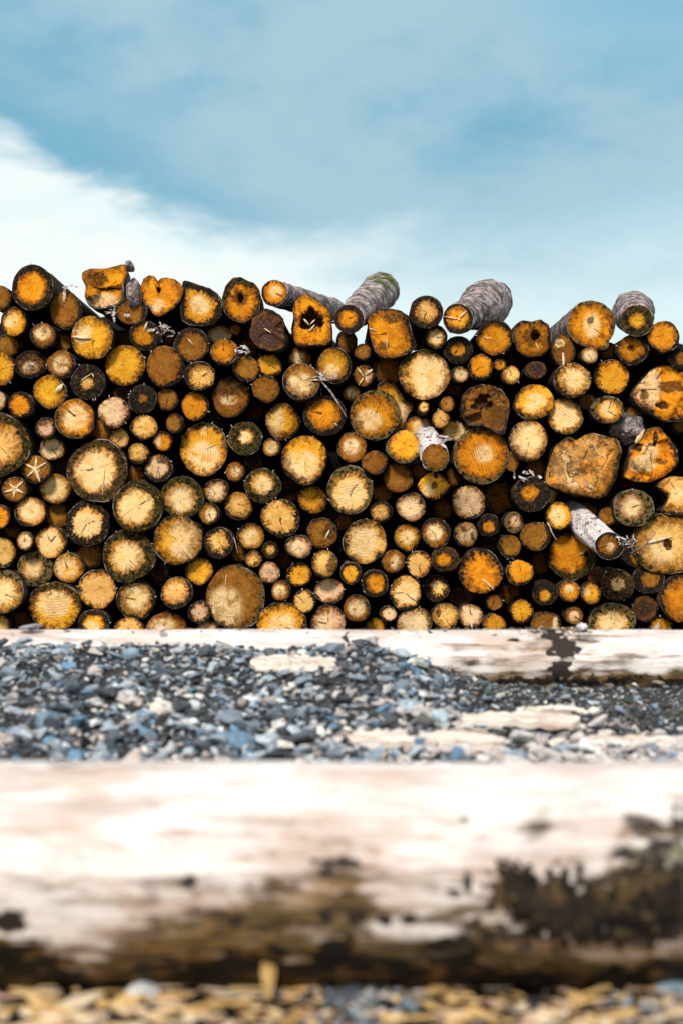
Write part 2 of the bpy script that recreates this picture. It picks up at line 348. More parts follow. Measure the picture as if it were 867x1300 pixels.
L(163.5,706,34,32,'c',.70,rim='g',off=(-.07,-.02),rings=.7,fib=8,lite=[(0,0,.5,.5)],lab='thick cream log end in a mossy dark ring',ref='the mossy-ringed cream log')
L(226,685.5,31,30,'y',.92,rim='g',lite=[(.3,0,.6,.8)],spl=[(228,690,241,707,2.5)],rings=.5,fib=4,lab='half orange half cream log end with a pale crack towards its lower right',ref='the half orange log')
L(5,752,25,26,'c',.82,rim='w',lite=[(0,0,.5,.5)],rings=.7)
L(69,769,33,31,'y',.87,rim='n',rings=.7,lite=[(0,.1,.6,.5)],lab='thick finely ringed golden log end standing low at the left of the stack',ref='the low golden log')
L(124,748,23.3,24,'c',.97,fib=9,irr=.06)
L(173,761.5,24,24,'c',.86,rim='k',lite=[(0,.1,.6,.6)],fib=6)
L(224.5,752,19.5,20,'c',.85,fib=5)
L(120,791,19,17,'y',.68,off=(0,-.05),lite=[(-.2,-.3,.5,.4)])
L(163,798,18,14,'c',.95)
L(212,800,26,22,'b',.95,lite=[(-.2,.2,.6,.4)])
L(1,793,11,12,'c',.95)
L(255,387,27,29,'y',.73,poly=T('B1',(50,140),(75,142),(130,160),(190,178),(225,205),(245,255),(240,320),(200,360),(140,378),(80,370),(45,345),(35,280),(40,210)),rim='k',off=(0,-.08),rings=.9,irr=.02,bk=.3,lite=[(0,0,.4,.4)],lab='squarish log end with a peaked black bark corner on top of the stack',ref='the peaked log')
L(306,380,26,29,'o',.80,poly=T('B1',(245,225),(262,170),(300,128),(340,120),(375,140),(410,155),(435,190),(440,240),(430,290),(400,330),(350,353),(300,342),(262,310),(245,270)),rim='g',hole=[(0,.05,.13,.2,.05),(0,.1,.4,.45,0)],rings=.5,irr=.02,bk=.6,lab='knobbly log end with a small dark hole at its heart',ref='the small-holed log')
L(349,372,16,16.5,'o',.86,to=(424,396,2.3,16),bk=1,lite=[(.1,.1,.4,.4)],rings=.9,lab='slim orange log end with a long grey bark side running back rightwards',ref='the slim log with a grey side')
L(343,419,25,27,'d',.97,poly=T('B1',(400,340),(430,300),(465,278),(500,290),(535,315),(555,345),(560,375),(550,400),(575,415),(582,440),(565,470),(530,490),(480,495),(430,480),(400,450),(385,410)),crk=.35,relief=.02,irr=.02,spl=[(336,417,345,423,2)],hole=[(.5,.1,.2,.25,.02)],lab='dark purplish brown notched log end',ref='the dark notched log')
L(394.5,406,25,33,'o',.97,poly=T('B1',(600,290),(612,245),(640,212),(670,210),(710,235),(760,265),(785,310),(788,380),(788,440),(765,465),(710,470),(650,475),(612,460),(600,400),(605,350)),hole=[(-.2,-.05,.26,.3,.10),(.22,.0,.28,.34,.10),(.0,.42,.14,.12,.06),(0,.0,.7,.55,0)],off=(0,0),irr=.02,fray=.1,spl=[(386,405,393,413,3),(393,421,400,412,3),(400,406,394,412,2.5)],lab='upright rectangular orange log end with a large rotten black hollow',ref='the hollow log')
L(443,405,18.5,18.5,'o',.64,rim='k',to=(484,369,1.6,24),bk=1.0,moss=1.0,back=-.05,rings=1.0,fray=.15,irr=.02,lab='orange log end whose pale grey bark trunk rises behind it to a mossy end',ref='the mossy grey trunk')
L(278,424,16,12,'p',.95,back=.25,lite=[(0,0,.8,.8)],bk=.8)
L(300,418,7,7,'b',.9,back=.15)
L(244,438,21.5,21.5,'b',.78,spl=[(239,430,246,438,1.5)],rings=.7)
L(285,446.5,17,15.5,'o',.95,bk=.6,rings=.7,irr=.02,flakes=[(307,443,12,7)],back=-.06)
L(313,468,16.5,15.5,'b',.9,fib=8)
L(254,477,18.5,18.5,'c',.82,fray=.5,fib=6)
L(343,464,15.5,14,'y',.97,irr=.1,back=.08)
L(381,455,15,13,'b',.95,back=.2,lite=[(-.2,.1,.6,.5)])
L(382.5,484,22.5,22,'b',.93,bk=1.4,back=-.06,flakes=[(405,480,16,7)],fib=6,lite=[(-.1,-.2,.7,.6)],irr=.05,lab='mottled brown log end with a white bark edge, left of the forked twig',ref='the mottled white-edged log')
L(424,464,22,22,'y',.86,lite=[(-.1,-.35,.4,.4)],off=(-.04,.04),fray=.15,irr=.05,rings=.1,lab='smooth bright yellow log end below the mossy grey trunk',ref='the smooth yellow log')
L(293,504,23,24,'b',.96,hole=[(0,.5,1.0,.55,.0)],lite=[(-.1,-.15,.4,.25)],fib=4,lab='half charred log end, black above and orange below',ref='the half charred log')
L(338,493,17.2,16.5,'b',.96,fib=5)
L(248,515,17,17.8,'o',.97,rings=.2,lab='smooth deep orange log end without bark beside the half charred one',ref='the deep orange log')
L(412,527,26.5,25,'o',.78,off=(0,.03),fray=.08,irr=.02,rings=.5,spl=[(425,537,429,541,2)],lab='orange log end in a very black smooth bark ring under the forked twig',ref='the orange log in a black ring')
L(359,535,21.5,22.5,'y',.94,lite=[(-.4,.0,.45,.8)],hole=[(.2,-.75,.45,.2,0)],fib=6)
L(259,570,30,33,'y',.96,lite=[(-.0,-.3,.55,.55),(.0,.7,.12,.4)],rim='w',fib=7,rings=.3,lab='thick golden oval log end with a pale centre and toasted left side',ref='the toasted oval log')
L(311,556,21,21,'c',.46,rim='g',fray=.5,fib=7,lite=[(0,0,.4,.4)],lab='dark greenish log end with a small cream heart',ref='the greenish log with a small heart')
L(345,568,11.3,11.5,'b',.97,lite=[(0,0,.6,.6)])
L(386,583,27.5,30,'y',.97,lite=[(-.1,-.3,.7,.6)],hole=[(-.1,-.85,.25,.12,0)],fib=6,rings=.2,lab='thick oval log end, yellow above and creamy white below',ref='the creamy oval log')
L(446,567,18,19,'b',.97,lite=[(0,0,.5,.5)])
L(299,599,11.8,12,'b',.95,lite=[(0,0,.5,.5)])
L(275,623,15,15,'p',.85,fray=.5,lite=[(0,0,.5,.5)])
L(334,617,22.3,21.5,'c',.68,rim='g',lite=[(.1,0,.45,.5)],fib=5,lab='cream log end in a ragged green bark ring',ref='the green rimmed log')
L(303,643,18,17.3,'c',.92,rings=1.0)
L(397,634,17.5,17.5,'y',.9,fray=.5)
L(445,622,28,29.5,'c',.80,rim='w',off=(-.03,-.1),fray=.3,lite=[(0,-.2,.6,.6)],rings=.3,lab='thick pinkish cream log end with a ticked pale and black ring',ref='the ticked pinkish cream log')
L(266,652,12.3,12.8,'b',.88,lite=[(.2,-.1,.5,.6)])
L(356.5,658,24,23.5,'c',.90,fray=.55,fib=6)
L(409,677,18,19,'b',.93,spl=[(413,684,419,672,3.5)],hole=[(.5,.1,.5,.6,0)],lab='shiny brown log end with a white chip stuck in its dark side',ref='the brown log with a white chip')
L(318,681,16.5,15.8,'y',.93,lite=[(0,0,.6,.6)])
L(278,689,18.5,19.5,'c',.70,fray=.9,lab='dark log end with a ragged splayed cream heart',ref='the ragged splayed log')
L(343,698,10.2,11,'c',.58,fray=.4)
L(379.5,694,16.5,14,'p',.9,lite=[(0,0,.5,.5)],bk=.5)
L(322,710,10.3,10.3,'c',.88,hole=[(.3,-.5,.35,.3,0)])
L(253,725,17.3,16.8,'y',.97,irr=.06)
L(342,727,12.5,14,'p',.97)
L(379,729,15.5,15,'y',.85,fray=.8,fib=3)
L(412,716,16,16.7,'c',.93,hole=[(.55,.0,.45,.8,0)],fib=4)
L(300,758,36.5,40,'b',.95,rings=1.0,toast=.8,lite=[(-.35,-.35,.5,.6)],pith=(-.15,-.15),rim='w',fray=.25,irr=.04,spl=[(288,729,286,745,1.5)],lab='very thick finely ringed brown oval log end near the bottom of the stack',ref='the very thick brown oval log')
L(357,750.5,11.8,12,'b',.93,lite=[(-.1,0,.6,.6)])
L(387,763,13.5,14.3,'c',.93,fib=4)
L(418.5,751,18.5,16,'p',.96,irr=.08,fib=4)
L(253,778,13.7,14,'p',.75,fray=.6)
L(358.5,794,31,29,'y',.97,rings=1.0,lite=[(0,0,.5,.5)],rim='g',lab='thick pale yellow ringed log end cut low by the far trunk',ref='the low pale yellow log')
L(416.5,791,22,21,'p',.97,rings=.6,lite=[(-.2,0,.4,.4)])
L(264,798,13,10,'p',.95)
L(445,727,13,14,'y',.75,off=(0,-.1),bk=1)
L(463,688,26.5,27.5,'c',.95,lite=[(-.1,.05,.6,.7)],hole=[(.75,-.75,.22,.25,.02)],rim='n',fib=4,rings=.7,irr=.05,lab='thick cream log end with an orange smear and a notched lower right',ref='the smeared cream log')
L(496,422.5,31,33,'o',.95,poly=T('C1',(145,340),(160,310),(200,288),(260,283),(310,295),(345,320),(355,370),(370,420),(388,465),(375,490),(330,515),(270,530),(215,525),(180,490),(160,440),(150,390)),bk=.4,hole=[(-.35,-.55,.3,.22,.0),(.2,.6,.7,.22,.0)],spl=[(490.5,442,490.5,427,1.8),(468,417,478,420,2)],irr=.02,fray=.2,rings=.1,lab='large uneven orange log end with a bulge on its lower right',ref='the bulging orange log')
L(541,396,20.3,20.3,'c',.68,rings=1.0,fray=.3,off=(0,.02),irr=.02,lab='cream ringed log end in a frayed black ring on top between two grey trunks',ref='the cream log between two trunks')
L(581,405,19,19,'y',.76,rim='k',to=(621,384,1.5,30),flare=1,bk=1.0,back=-.06,irr=.02,spl=[(581,405,561,402,2.5),(581,405,592,394,3),(581,405,584,407,3)],lab='golden log end whose stout pale grey trunk flares out behind it',ref='the flared grey trunk')
L(554,428,13,14,'c',.78,lite=[(0,.1,.5,.6)])
L(581.5,444,18,17,'o',.50,off=(-.02,0),fray=.25)
L(628,429,22,22,'o',.86,fray=.25,fib=4,spl=[(613,428,624,430,1.2)])
L(460,447,10,10.5,'b',.92)
L(462,477,13,13,'b',.95,spl=[(461,478,453,466,4),(463,476,473,469,4),(461,480,455,489,3)],lite=[(.4,0,.3,.6)],lab='broken brown log end with pale torn strips crossing it',ref='the log with torn strips')
L(538.5,475,32,31,'c',.96,lite=[(.25,-.1,.6,.9)],rim='g',pith=(-.1,0),rings=.3,irr=.04,lab='thick cream log end with an olive left side under the black ringed one',ref='the olive-sided cream log')
L(610,466.5,14.8,15.8,'o',.88,rings=.4)
L(583,475,11,10,'p',.88)
L(634,463,7.7,7.3,'o',.9)
L(648,476,11.5,11.5,'c',.95)
L(476,527,31,31,'o',.86,rim='w',rings=.9,pith=(-.15,.1),off=(-.02,-.05),fray=.25,lite=[(-.25,-.2,.45,.4)],irr=.02,lab='thick vivid orange ringed log end before the splintered stump',ref='the vivid orange ringed log')
L(504,515,26,32,'y',.98,poly=T('C2',(180,60),(205,25),(245,8),(285,25),(300,70),(330,110),(375,120),(385,150),(345,175),(335,215),(330,265),(290,275),(240,280),(200,200)),back=.22,relief=.04,crk=.4,torn=1,moss=1,rim='g',bk=.5,lite=[(.1,-.3,.5,.5)],lab='splintered yellow stump with a mossy top behind the vivid orange log',ref='the splintered stump')
L(446,499,10.5,10,'b',.95,back=.05,lite=[(0,0,.5,.5)])
L(538,518,7,8,'c',.8)
L(568,513,9,9.7,'b',.9)
L(560,532,10.7,11.3,'c',.98,rings=.2,back=-.02)
L(531,541,16,13,'y',.96,back=.15,lite=[(.2,0,.6,.6)])
L(578,547,17,14,'y',.97,irr=.12,back=.1,lite=[(0,0,.7,.7)])
L(616,515,32,33,'b',.96,poly=T('C2',(615,130),(625,80),(660,45),(715,25),(770,35),(815,60),(850,110),(855,170),(840,225),(825,280),(800,285),(760,255),(700,245),(650,240),(618,195)),hole=[(-.15,.1,.4,.33,.05),(.5,-.4,.45,.5,.0),(.45,.5,.4,.3,0)],crk=.6,relief=.03,irr=.03,lab='large rotten dark brown log end with a black hollow',ref='the rotten brown log')
L(512.5,567,20.5,19.5,'y',.94,rim='w',fray=.4,bk=1.2,back=-.03,fib=4)
L(552,581,17,17,'b',.92,rim='w',rings=.9,to=(540,551,.5,15),bk=1.9,back=-.28,flakes=[(560,556,5,7)],irr=.02,lab='brown ringed log end under a peeling white bark stub',ref='the white bark stub')
L(610.5,578,34.5,35.5,'o',.85,rim='w',rings=.8,pith=(.12,.05),off=(.02,.0),fray=.25,lite=[(.1,.05,.3,.3)],irr=.02,lab='thickest bright orange log end with bold rings at the centre of the stack',ref='the boldly ringed orange log')
L(475,587,15.8,14.3,'b',.92,rings=.8)
L(505,607,17.3,18,'b',.92,rim='n')
L(551,618,18,17,'y',.95,irr=.16,hole=[(0,.1,.25,.3,0),(.1,.85,.15,.3,.03)],lite=[(-.4,-.2,.4,.5)],lab='lobed yellow log end with a brown blot and a cleft top',ref='the lobed yellow log')
L(595,638,20.5,20,'p',.95,fib=4)
L(522,643,18.3,17.5,'p',.96,hole=[(.8,.35,.22,.25,.02)],lite=[(0,0,.7,.7)])
L(484,650,14,14,'c',.75,off=(-.1,-.05),fray=.5)
L(517,682,15.8,16.7,'y',.95,lite=[(0,0,.5,.5)],hole=[(-.5,.5,.18,.15,0)],spl=[(505,688,513,684,1.8)])
L(553,676,17.5,19,'b',.82,lite=[(-.1,0,.5,.5)],fray=.5)
L(591,679,15,15.5,'p',.93,crk=.7,hole=[(-.2,.5,.3,.25,0),(.5,-.1,.2,.4,0)])
L(620,667,13.7,14,'o',.55,fray=.4,off=(0,-.1))
L(652,663,11.5,13,'p',.65,fray=.5,rim='w')
L(499,713,14.8,14.3,'b',.95,lite=[(.2,-.1,.4,.6)])
L(532,716,15.3,17,'c',.93,fray=.55,fib=5)
L(565,710,17.5,16.3,'o',.55,off=(-.15,-.05),rim='n')
L(610,725,27.5,27.5,'o',.84,fray=.65,spl=[(612,735,626,748,3)],fib=5,lab='thick orange log end with a frayed dark ring and a white splinter lower right',ref='the frayed orange log')
L(647,694,13.5,14.5,'b',.9,rings=.6)
L(476,741,16.3,17.5,'o',.70,off=(.05,0),fib=5)
L(515,753,19.5,21.5,'c',.97,irr=.07,spl=[(515,752,529,763,3.5),(512,751,495,751,1.6)],lite=[(0,0,.6,.6)],lab='ragged cream log end with a white torn corner at the bottom of the stack',ref='the ragged cream log')
L(554,747,16.3,16.3,'c',.62,fray=1.0,lite=[(0,.2,.3,.3)])
L(453,773,17,16.3,'b',.97,lite=[(0,.1,.6,.6)])
L(493,779,10.7,9.3,'p',.85)
L(477,795,13,11,'y',.96,back=.1)
L(526,792,21.5,20,'p',.95,rings=.9,lite=[(.2,0,.5,.5)])
L(565.5,782,16.3,15.8,'c',.93,rim='w',hole=[(-.55,.3,.2,.4,0)])
L(597,782,15.3,15,'p',.96,spl=[(597,788,599,800,3)],fib=4,lite=[(0,0,.5,.5)])
L(628,765,10.2,10,'b',.9)
L(627,793,14.3,13,'y',.92,fray=.4)
L(659,727,16.5,16,'o',.92,rim='n',fib=6)
L(675,430,24.5,25,'o',.92,poly=T('D1',(15,400),(25,360),(60,342),(105,350),(150,340),(190,365),(205,410),(205,470),(180,515),(130,525),(80,525),(35,495),(18,450)),bk=.4,crk=.2,hole=[(0,.1,.62,.62,0),(.15,.15,.22,.25,.05)],spl=[(679,434,684,445,2.2)],irr=.03,lab='dark rotten-hearted log end with orange patches in a ragged star',ref='the dark rotten-hearted log')
L(750.5,413,30,30,'o',.93,poly=T('D1',(285,370),(300,300),(345,258),(410,243),(470,255),(515,300),(528,360),(520,415),(500,440),(490,485),(440,488),(370,468),(320,450),(292,410)),rim='w',hole=[(-.05,.2,.16,.16,0)],rings=.3,crk=.2,bk=.6,lite=[(.0,.0,.3,.5)],irr=.02,lab='eight-sided orange log end standing on top of the stack at right',ref='the eight-sided log')
L(808,407,20.5,19.5,'y',.50,rim='g',off=(0,0),fray=.18,to=(803,395,1.2,26),flare=1,bk=1.0,back=-.06,irr=.02,lab='log end with a small golden core, wide olive ticked ring and grey bark cap',ref='the log with a grey bark cap')
L(842,427,19.5,19.3,'o',.93,rings=.3,lab='smooth orange log end on top beside the grey bark cap',ref='the smooth orange log at top right')
L(716,446,13.5,21,'b',.93,crk=.7,relief=.015,spl=[(714,448,714.5,469,5)],lite=[(-.4,.6,.4,.3)],irr=.12,lab='narrow torn brown log end with a pink splinter hanging down',ref='the narrow torn log')
L(748,451,10.5,10.5,'p',.95,lite=[(0,0,.6,.6)])
L(802.5,444,19.3,18.5,'o',.82,hole=[(-.1,.1,.2,.22,.01)],pith=(-.1,.1),rings=1.0,lab='orange log end with a dark horseshoe mark in its middle',ref='the log with a horseshoe mark')
L(776,478.5,22,21.5,'y',.94,fib=3,rings=.2,lite=[])
L(726,483,22.3,21.5,'c',.92,fray=.45,fib=6,lite=[(.1,.1,.5,.5)])
L(839,497,37.5,36,'o',.95,poly=T('D2',(610,80),(640,30),(700,-35),(770,-65),(840,-50),(900,-10),(920,80),(910,170),(870,225),(800,215),(740,195),(680,165),(630,130)),crk=.3,torn=1,toast=.8,relief=.03,hole=[(-.6,-.1,.14,.25,.0),(.05,-.5,.22,.13,.02),(.35,.15,.5,.25,.0)],lite=[(-.45,.2,.35,.7)],irr=.03,bk=.3,lab='large cracked orange log end with a pale left half near the right edge',ref='the large cracked log at right')
L(680,470,13,11,'d',.95,lite=[])
L(864,455,14,14,'b',.55,lab='dark log end with a small brown core half cut by the right edge')
L(677,510,24,22.5,'y',.94,rings=.7,lite=[(.1,-.1,.5,.5)],rim='g',lab='yellow log end with a cream heart beside the large rotten brown one',ref='the cream-hearted yellow log')
L(717,529,22.2,22.2,'c',.93,rim='w',fray=.3,fib=4,lite=[(0,0,.6,.6)])
L(771,520,20,16.5,'y',.78,rim='w',off=(.05,-.08),lite=[(0,0,.5,.5)])
L(670.5,559,24,25.5,'c',.97,lite=[(-.2,0,.8,.8)],rings=.3,lab='smooth pale cream log end right of the boldly ringed orange one',ref='the smooth pale cream log')
L(742,591,48,42,'c',.96,poly=T('D2',(190,400),(230,330),(300,300),(330,320),(400,270),(470,280),(530,310),(560,370),(555,450),(530,520),(490,590),(430,605),(360,590),(290,560),(230,540),(195,520),(182,460)),crk=.7,torn=.85,toast=.6,relief=.03,lite=[(-.55,.1,.4,.55),(-.1,.42,.4,.25),(-.25,-.45,.55,.2)],hole=[(.05,-.05,.25,.2,0)],rim='n',irr=.08,spl=[(755,598,771,613,3)],fray=.12,lab='hugest log end, broken into torn yellow and cream plates',ref='the huge broken log')
L(826,571,35,38,'o',.96,poly=T('D2',(560,500),(590,430),(600,350),(640,310),(690,255),(745,245),(790,290),(835,350),(845,420),(820,460),(760,500),(700,520),(620,525)),crk=.3,torn=1,toast=.8,relief=.04,lite=[(-.05,-.05,.3,.3),(-.35,-.55,.5,.3)],hole=[(-.55,.1,.3,.15,.02),(.35,-.45,.3,.15,.0),(.15,.45,.1,.3,.01)],rim='g',irr=.03,knob=[(797,543,22,19,.06)],spl=[(806,562,817,545,8)],lab='broken orange log end with a grey bark lump at its upper left',ref='the broken log with a grey lump')
L(858,627,26,24,'c',.97,poly=T('D2',(735,540),(760,510),(810,490),(870,490),(920,530),(935,590),(920,650),(860,690),(790,680),(750,665),(785,630),(790,595),(765,570)),pith=(-.05,0),hole=[(-.85,-.1,.3,.3,.02)],irr=.02,lite=[(0,0,.3,.3)],lab='cream log end with a bite out of its left side at the right edge',ref='the bitten cream log')
L(804,645,25,24.5,'p',.68,rim='w',off=(-.12,.05),fray=.12,lite=[(0,0,.4,.4)],lab='pinkish grey log end in an uneven black and tan ring',ref='the pinkish grey log')
L(674.5,627,22.5,22,'o',.48,rim='k',fray=.35,fib=4,flakes=[(672,604,14,9)],lab='orange core log end in a wide black blotched ring',ref='the log with a black blotched ring')
L(650,585,9,13,'b',.93,back=.05)
L(696,626,10,16,'c',.95,back=.2,lite=[(0,0,.6,.6)])
L(709,655,15,17,'y',.97,lite=[(-.1,0,.5,.6)],irr=.03)
L(680,681,18.2,17.8,'b',.9,rings=.8)
L(725.5,706.5,29.5,29.5,'o',.82,rim='g',off=(-.1,.1),rings=.4,fray=.12,hole=[(.62,.1,.14,.14,.02)],spl=[(735,704,741,700,5)],fib=4,lab='thick orange log end with a notched edge below the white bark trunk',ref='the notched orange log')
L(773,693,18.2,17,'b',.68,rim='k',to=(726,654,.6,19),bk=1.9,back=-.32,fray=.4,lite=[(.1,-.1,.3,.3)],flakes=[(795,688,14,8)],irr=.03,lab='dark log end whose white birch-like trunk slants up to the left',ref='the white bark trunk')
L(811,705,18.5,15,'b',.62,fray=.9,lite=[(0,0,.3,.3)])
L(848,690,46,37,'c',.90,rim='g',pith=(-.05,-.05),off=(.05,-.02),rings=1.0,spl=[(818,690,852,681,5)],hole=[(.0,-.05,.12,.14,.01)],lite=[(-.3,-.2,.4,.4)],lab='very thick cream ringed log end with a mossy edge at the right border',ref='the big cream log at the right edge')
L(691,753,15.2,15.7,'y',.48,off=(0,-.2),rim='k')
L(722,750.5,13,13.3,'o',.92,lite=[(0,.2,.4,.4)])
L(750,753,12,13.5,'y',.92,lite=[(-.5,.2,.3,.4)])
L(783,743,19.5,19.8,'c',.42,rim='n',fray=.75,fib=8,lite=[(0,.1,.3,.3)],lab='dark frayed log end with a tiny cream heart above the low ticked one',ref='the frayed dark log')
L(823,735,18.3,18.5,'b',.58,off=(.1,0),rim='k')
L(861,760,23,28,'o',.95,rings=.4,lab='orange log end half cut by the right edge near the bottom')
L(662,776,14.2,15,'y',.92,rings=.9)
L(693,791,18.5,14,'b',.95,lite=[(.8,0,.3,.5)])
L(728,782,11.5,11.5,'b',.95,lite=[(0,0,.5,.5)])
L(776,789,28.5,24,'c',.75,rim='w',fray=.3,lite=[(0,0,.6,.6)],off=(-.02,-.1),lab='broad cream log end with a ticked black ring resting low at the right',ref='the low ticked cream log')
L(818,773,16,16,'d',.95,rings=.7)
L(839,794,14,11,'y',.88)
L(772,655,12,11,'b',.95,back=.12,crk=.5)


def outline(s, n, S):
    """radius per angle in metres (angle 0 = +X, counter-clockwise in X/Z as the camera sees it)"""
    seed = s['seed']; out = []
    poly = s.get('poly')
    for k in range(n):
        th = 2 * math.pi * k / n
        c, q = math.cos(th), math.sin(th)
        if poly:
            best = 0.0
            for i in range(len(poly)):
                ax, ay = poly[i][0] - s['x'], -(poly[i][1] - s['y'])
                bx, by = poly[(i + 1) % len(poly)][0] - s['x'], -(poly[(i + 1) % len(poly)][1] - s['y'])
                ex, ey = bx - ax, by - ay
                den = c * ey - q * ex
                if abs(den) < 1e-9: continue
                r = (ax * ey - ay * ex) / den
                u = (ax * q - ay * c) / den
                if r > 0 and -1e-6 <= u <= 1 + 1e-6: best = max(best, r)
            r = best
        else:
            r = 1.0 / math.sqrt((c / s['rx']) ** 2 + (q / s['ry']) ** 2)
        irr = s.get('irr', 0.06) + (0.02 if poly else 0)
        r *= 1 + irr * 1.6 * noise.noise((c * 1.1 + seed, q * 1.1, 1.3)) + irr * 0.5 * noise.noise((c * 4 + seed, q * 4, 7.7))
        out.append(r * S)
    if poly:
        out = [(out[k - 1] + 4 * out[k] + out[(k + 1) % n]) / 6 for k in range(n)]
    return out

def rdir():
    a = rnd.uniform(0, 6.283); return (math.cos(a), 0.0, math.sin(a))
def build_log(s):
    s['seed'] = rnd.uniform(0, 50)
    x, y = s['x'], s['y']
    if not s.get('poly'): s['rx'] *= 1.035; s['ry'] *= 1.035; s['cr'] *= .98
    Y = YP + s.get('back', 0.0) + rnd.uniform(-0.055, 0.06)
    S = Y / F
    C = Vector((wx(x, Y), Y, wz(y, Y)))
    big = max(s['rx'], s['ry'])
    n = 96 if s.get('poly') else 64 if (s.get('poly') or s.get('star') or big > 28) else 44
    Rr = outline(s, n, S)
    rm = sum(Rr) / n
    root = bpy.data.objects.new('log', None); COL.objects.link(root); root.location = C
    root.empty_display_size = 0.05
    # axis
    if 'to' in s:
        fx, fy, Ln, fr = s['to']
        Y2 = Y + Ln
        end = Vector((wx(fx, Y2), Y2, wz(fy, Y2))) - C
        r_end = fr * Y2 / F
    else:
        Ln = rnd.uniform(2.7, 3.2) - s.get('back', 0.0)
        end = Vector((rnd.gauss(0, 0.018), Ln, rnd.gauss(0, 0.012)))
        if y < 405: end = Vector((C.x / YP * Ln * .45, Ln, (C.z - CAMH) / YP * Ln * .5 - 0.02))
        r_end = rm * rnd.uniform(0.92, 1.12)
    tx, tz = rnd.gauss(0, 0.10), rnd.gauss(0, 0.10)
    tx = max(-0.22, min(0.22, tx)); tz = max(-0.22, min(0.22, tz))
    cosn = [math.cos(2 * math.pi * k / n) for k in range(n)]
    sinn = [math.sin(2 * math.pi * k / n) for k in range(n)]
    # bark tube (a lip turns in behind the cut face)
    V, Fc, moss = [], [], []
    ts = [0.0, 0.0] + [i / 48 for i in range(1, 49)] if 'to' in s else [0.0, 0.0, 0.012, 0.04, 0.1, 0.22, 0.45, 0.75, 1.0]
    nx = s['seed']
    for i, t in enumerate(ts):
        for k in range(n):
            w = min(1.0, t / 0.35)
            w = w * w * (3 - 2 * w)
            fl = r_end
            if 'flare' in s: fl = rm + (r_end - rm) * (0.35 * t + 0.65 * max(0, min(1, (t - 0.45) / 0.3)))
            r = Rr[k] * (1 - w) + (fl if 'flare' in s else rm + (r_end - rm) * t) * w
            if i == 0: r *= 0.86
            p = end * t
            bump = 0.0 if i < 2 else (0.14 if 'to' in s else 0.055) * rm * noise.noise((cosn[k] * 2.2 + nx, t * Ln * (5 if 'to' in s else 9), sinn[k] * 2.2)) + (0.07 if 'to' in s else 0.04) * rm * noise.noise((cosn[k] * 6 + nx, t * Ln * 11, sinn[k] * 6))
            if t == 1.0: bump -= 0.04 * rm
            r += bump
            px_, pz_ = cosn[k] * r, sinn[k] * r
            dy = (tx * px_ + tz * pz_) * (1 - t) + (0.006 if i == 0 else 0)
            V.append((p.x + px_, p.y + dy, p.z + pz_))
            moss.append(s.get('moss', 0.0) * max(0.0, sinn[k] + 0.25) * (1.0 if t > 0.6 else 0.25 * t))
    for i in range(len(ts) - 1):
        for k in range(n):
            k2 = (k + 1) % n
            Fc.append((i * n + k, i * n + k2, (i + 1) * n + k2, (i + 1) * n + k))
    Fc.append(tuple((len(ts) - 1) * n + k for k in range(n)))
    tn = [s.get('bk', 0.0)] * len(V)
    for _ in range((s.get('fib', 0) + 1) // 2):
        th = rnd.uniform(-0.2, math.pi + 0.2) if rnd.random() < .6 else rnd.uniform(0, 6.28)
        k = int(th / (2 * math.pi) * n) % n
        r0 = Rr[k] * rnd.uniform(0.95, 1.0); ln = rnd.uniform(0.005, 0.016)
        p0 = Vector((cosn[k] * r0, 0.002 + tx * cosn[k] * r0 + tz * sinn[k] * r0, sinn[k] * r0))
        dd = Vector((cosn[k] + rnd.gauss(0, 1.0), rnd.uniform(-.5, .2), sinn[k] + rnd.gauss(0, 1.0))).normalized()
        v_, f_ = tube([p0, p0 + dd * ln * .5, p0 + dd * ln], [0.0022, 0.0017, 0.0004], 4)
        b0 = len(V); V += [tuple(q_) for q_ in v_]; Fc += [tuple(b0 + q_ for q_ in f) for f in f_]; moss += [0.0] * len(v_)
        tn += [2.2] * len(v_)
    mesh_obj('bark', V, Fc, M['bark'], root, attrs={'moss': ('FLOAT', moss), 'bk': ('FLOAT', tn)})
    # cut face
    rings = 16 if (s.get('poly') or big > 24) else 11
    V, Fc = [], []
    A = dict(m=[], rn=[], hole=[], lite=[], pr=[], dirv=[], stn=[])
    ox, oz = s.get('off', (rnd.uniform(-.12, .12), rnd.uniform(-.12, .12)))
    pox, poz = s.get('pith', (ox + rnd.uniform(-.15, .15), oz + rnd.uniform(-.15, .15)))
    star = s.get('star'); sph = rnd.uniform(0, 6.28)
    holes = s.get('hole', []); lites = s.get('lite', [])
    rel = s.get('relief', 0.0)
    dome = rnd.uniform(-0.004, 0.006)
    def put(r, k):
        rn_ = r; c, q = cosn[k], sinn[k]
        rad = Rr[k] * r
        px_, pz_ = c * rad, q * rad
        u, v = px_ / rm, pz_ / rm
        qx, qz = u - ox, v - oz
        th = math.atan2(qz, qx)
        b = s['cr'] * Rr[int(th / (2 * math.pi) * n) % n] / rm
        b *= 1 + 0.10 * noise.noise((math.cos(th) * 1.3 + nx, math.sin(th) * 1.3, 5.0))
        if star:
            na, depth, pw = star
            b *= depth + (1 - depth) * abs(math.cos((th + sph) * na / 2)) ** pw
        hv = 0.0; dep = 0.0; sv = 0.0
        for (hx, hz, ax, az, dm) in holes:
            if dm == 0:
                sv = max(sv, max(0.0, min(1.0, 1.45 - math.hypot((u - hx) / ax, (v - hz) / az)))); continue
            e = math.hypot((u - hx) / ax, (v - hz) / az) + 0.30 * noise.noise((u * 3 + nx, v * 3, 2.2)) + 0.45 * noise.noise((u * 7 + nx, v * 7, 2.2))
            k_ = max(0.0, min(1.0, (1.15 - e) / 0.3))
            hv = max(hv, k_); dep = max(dep, dm * k_)
        lv = 0.0
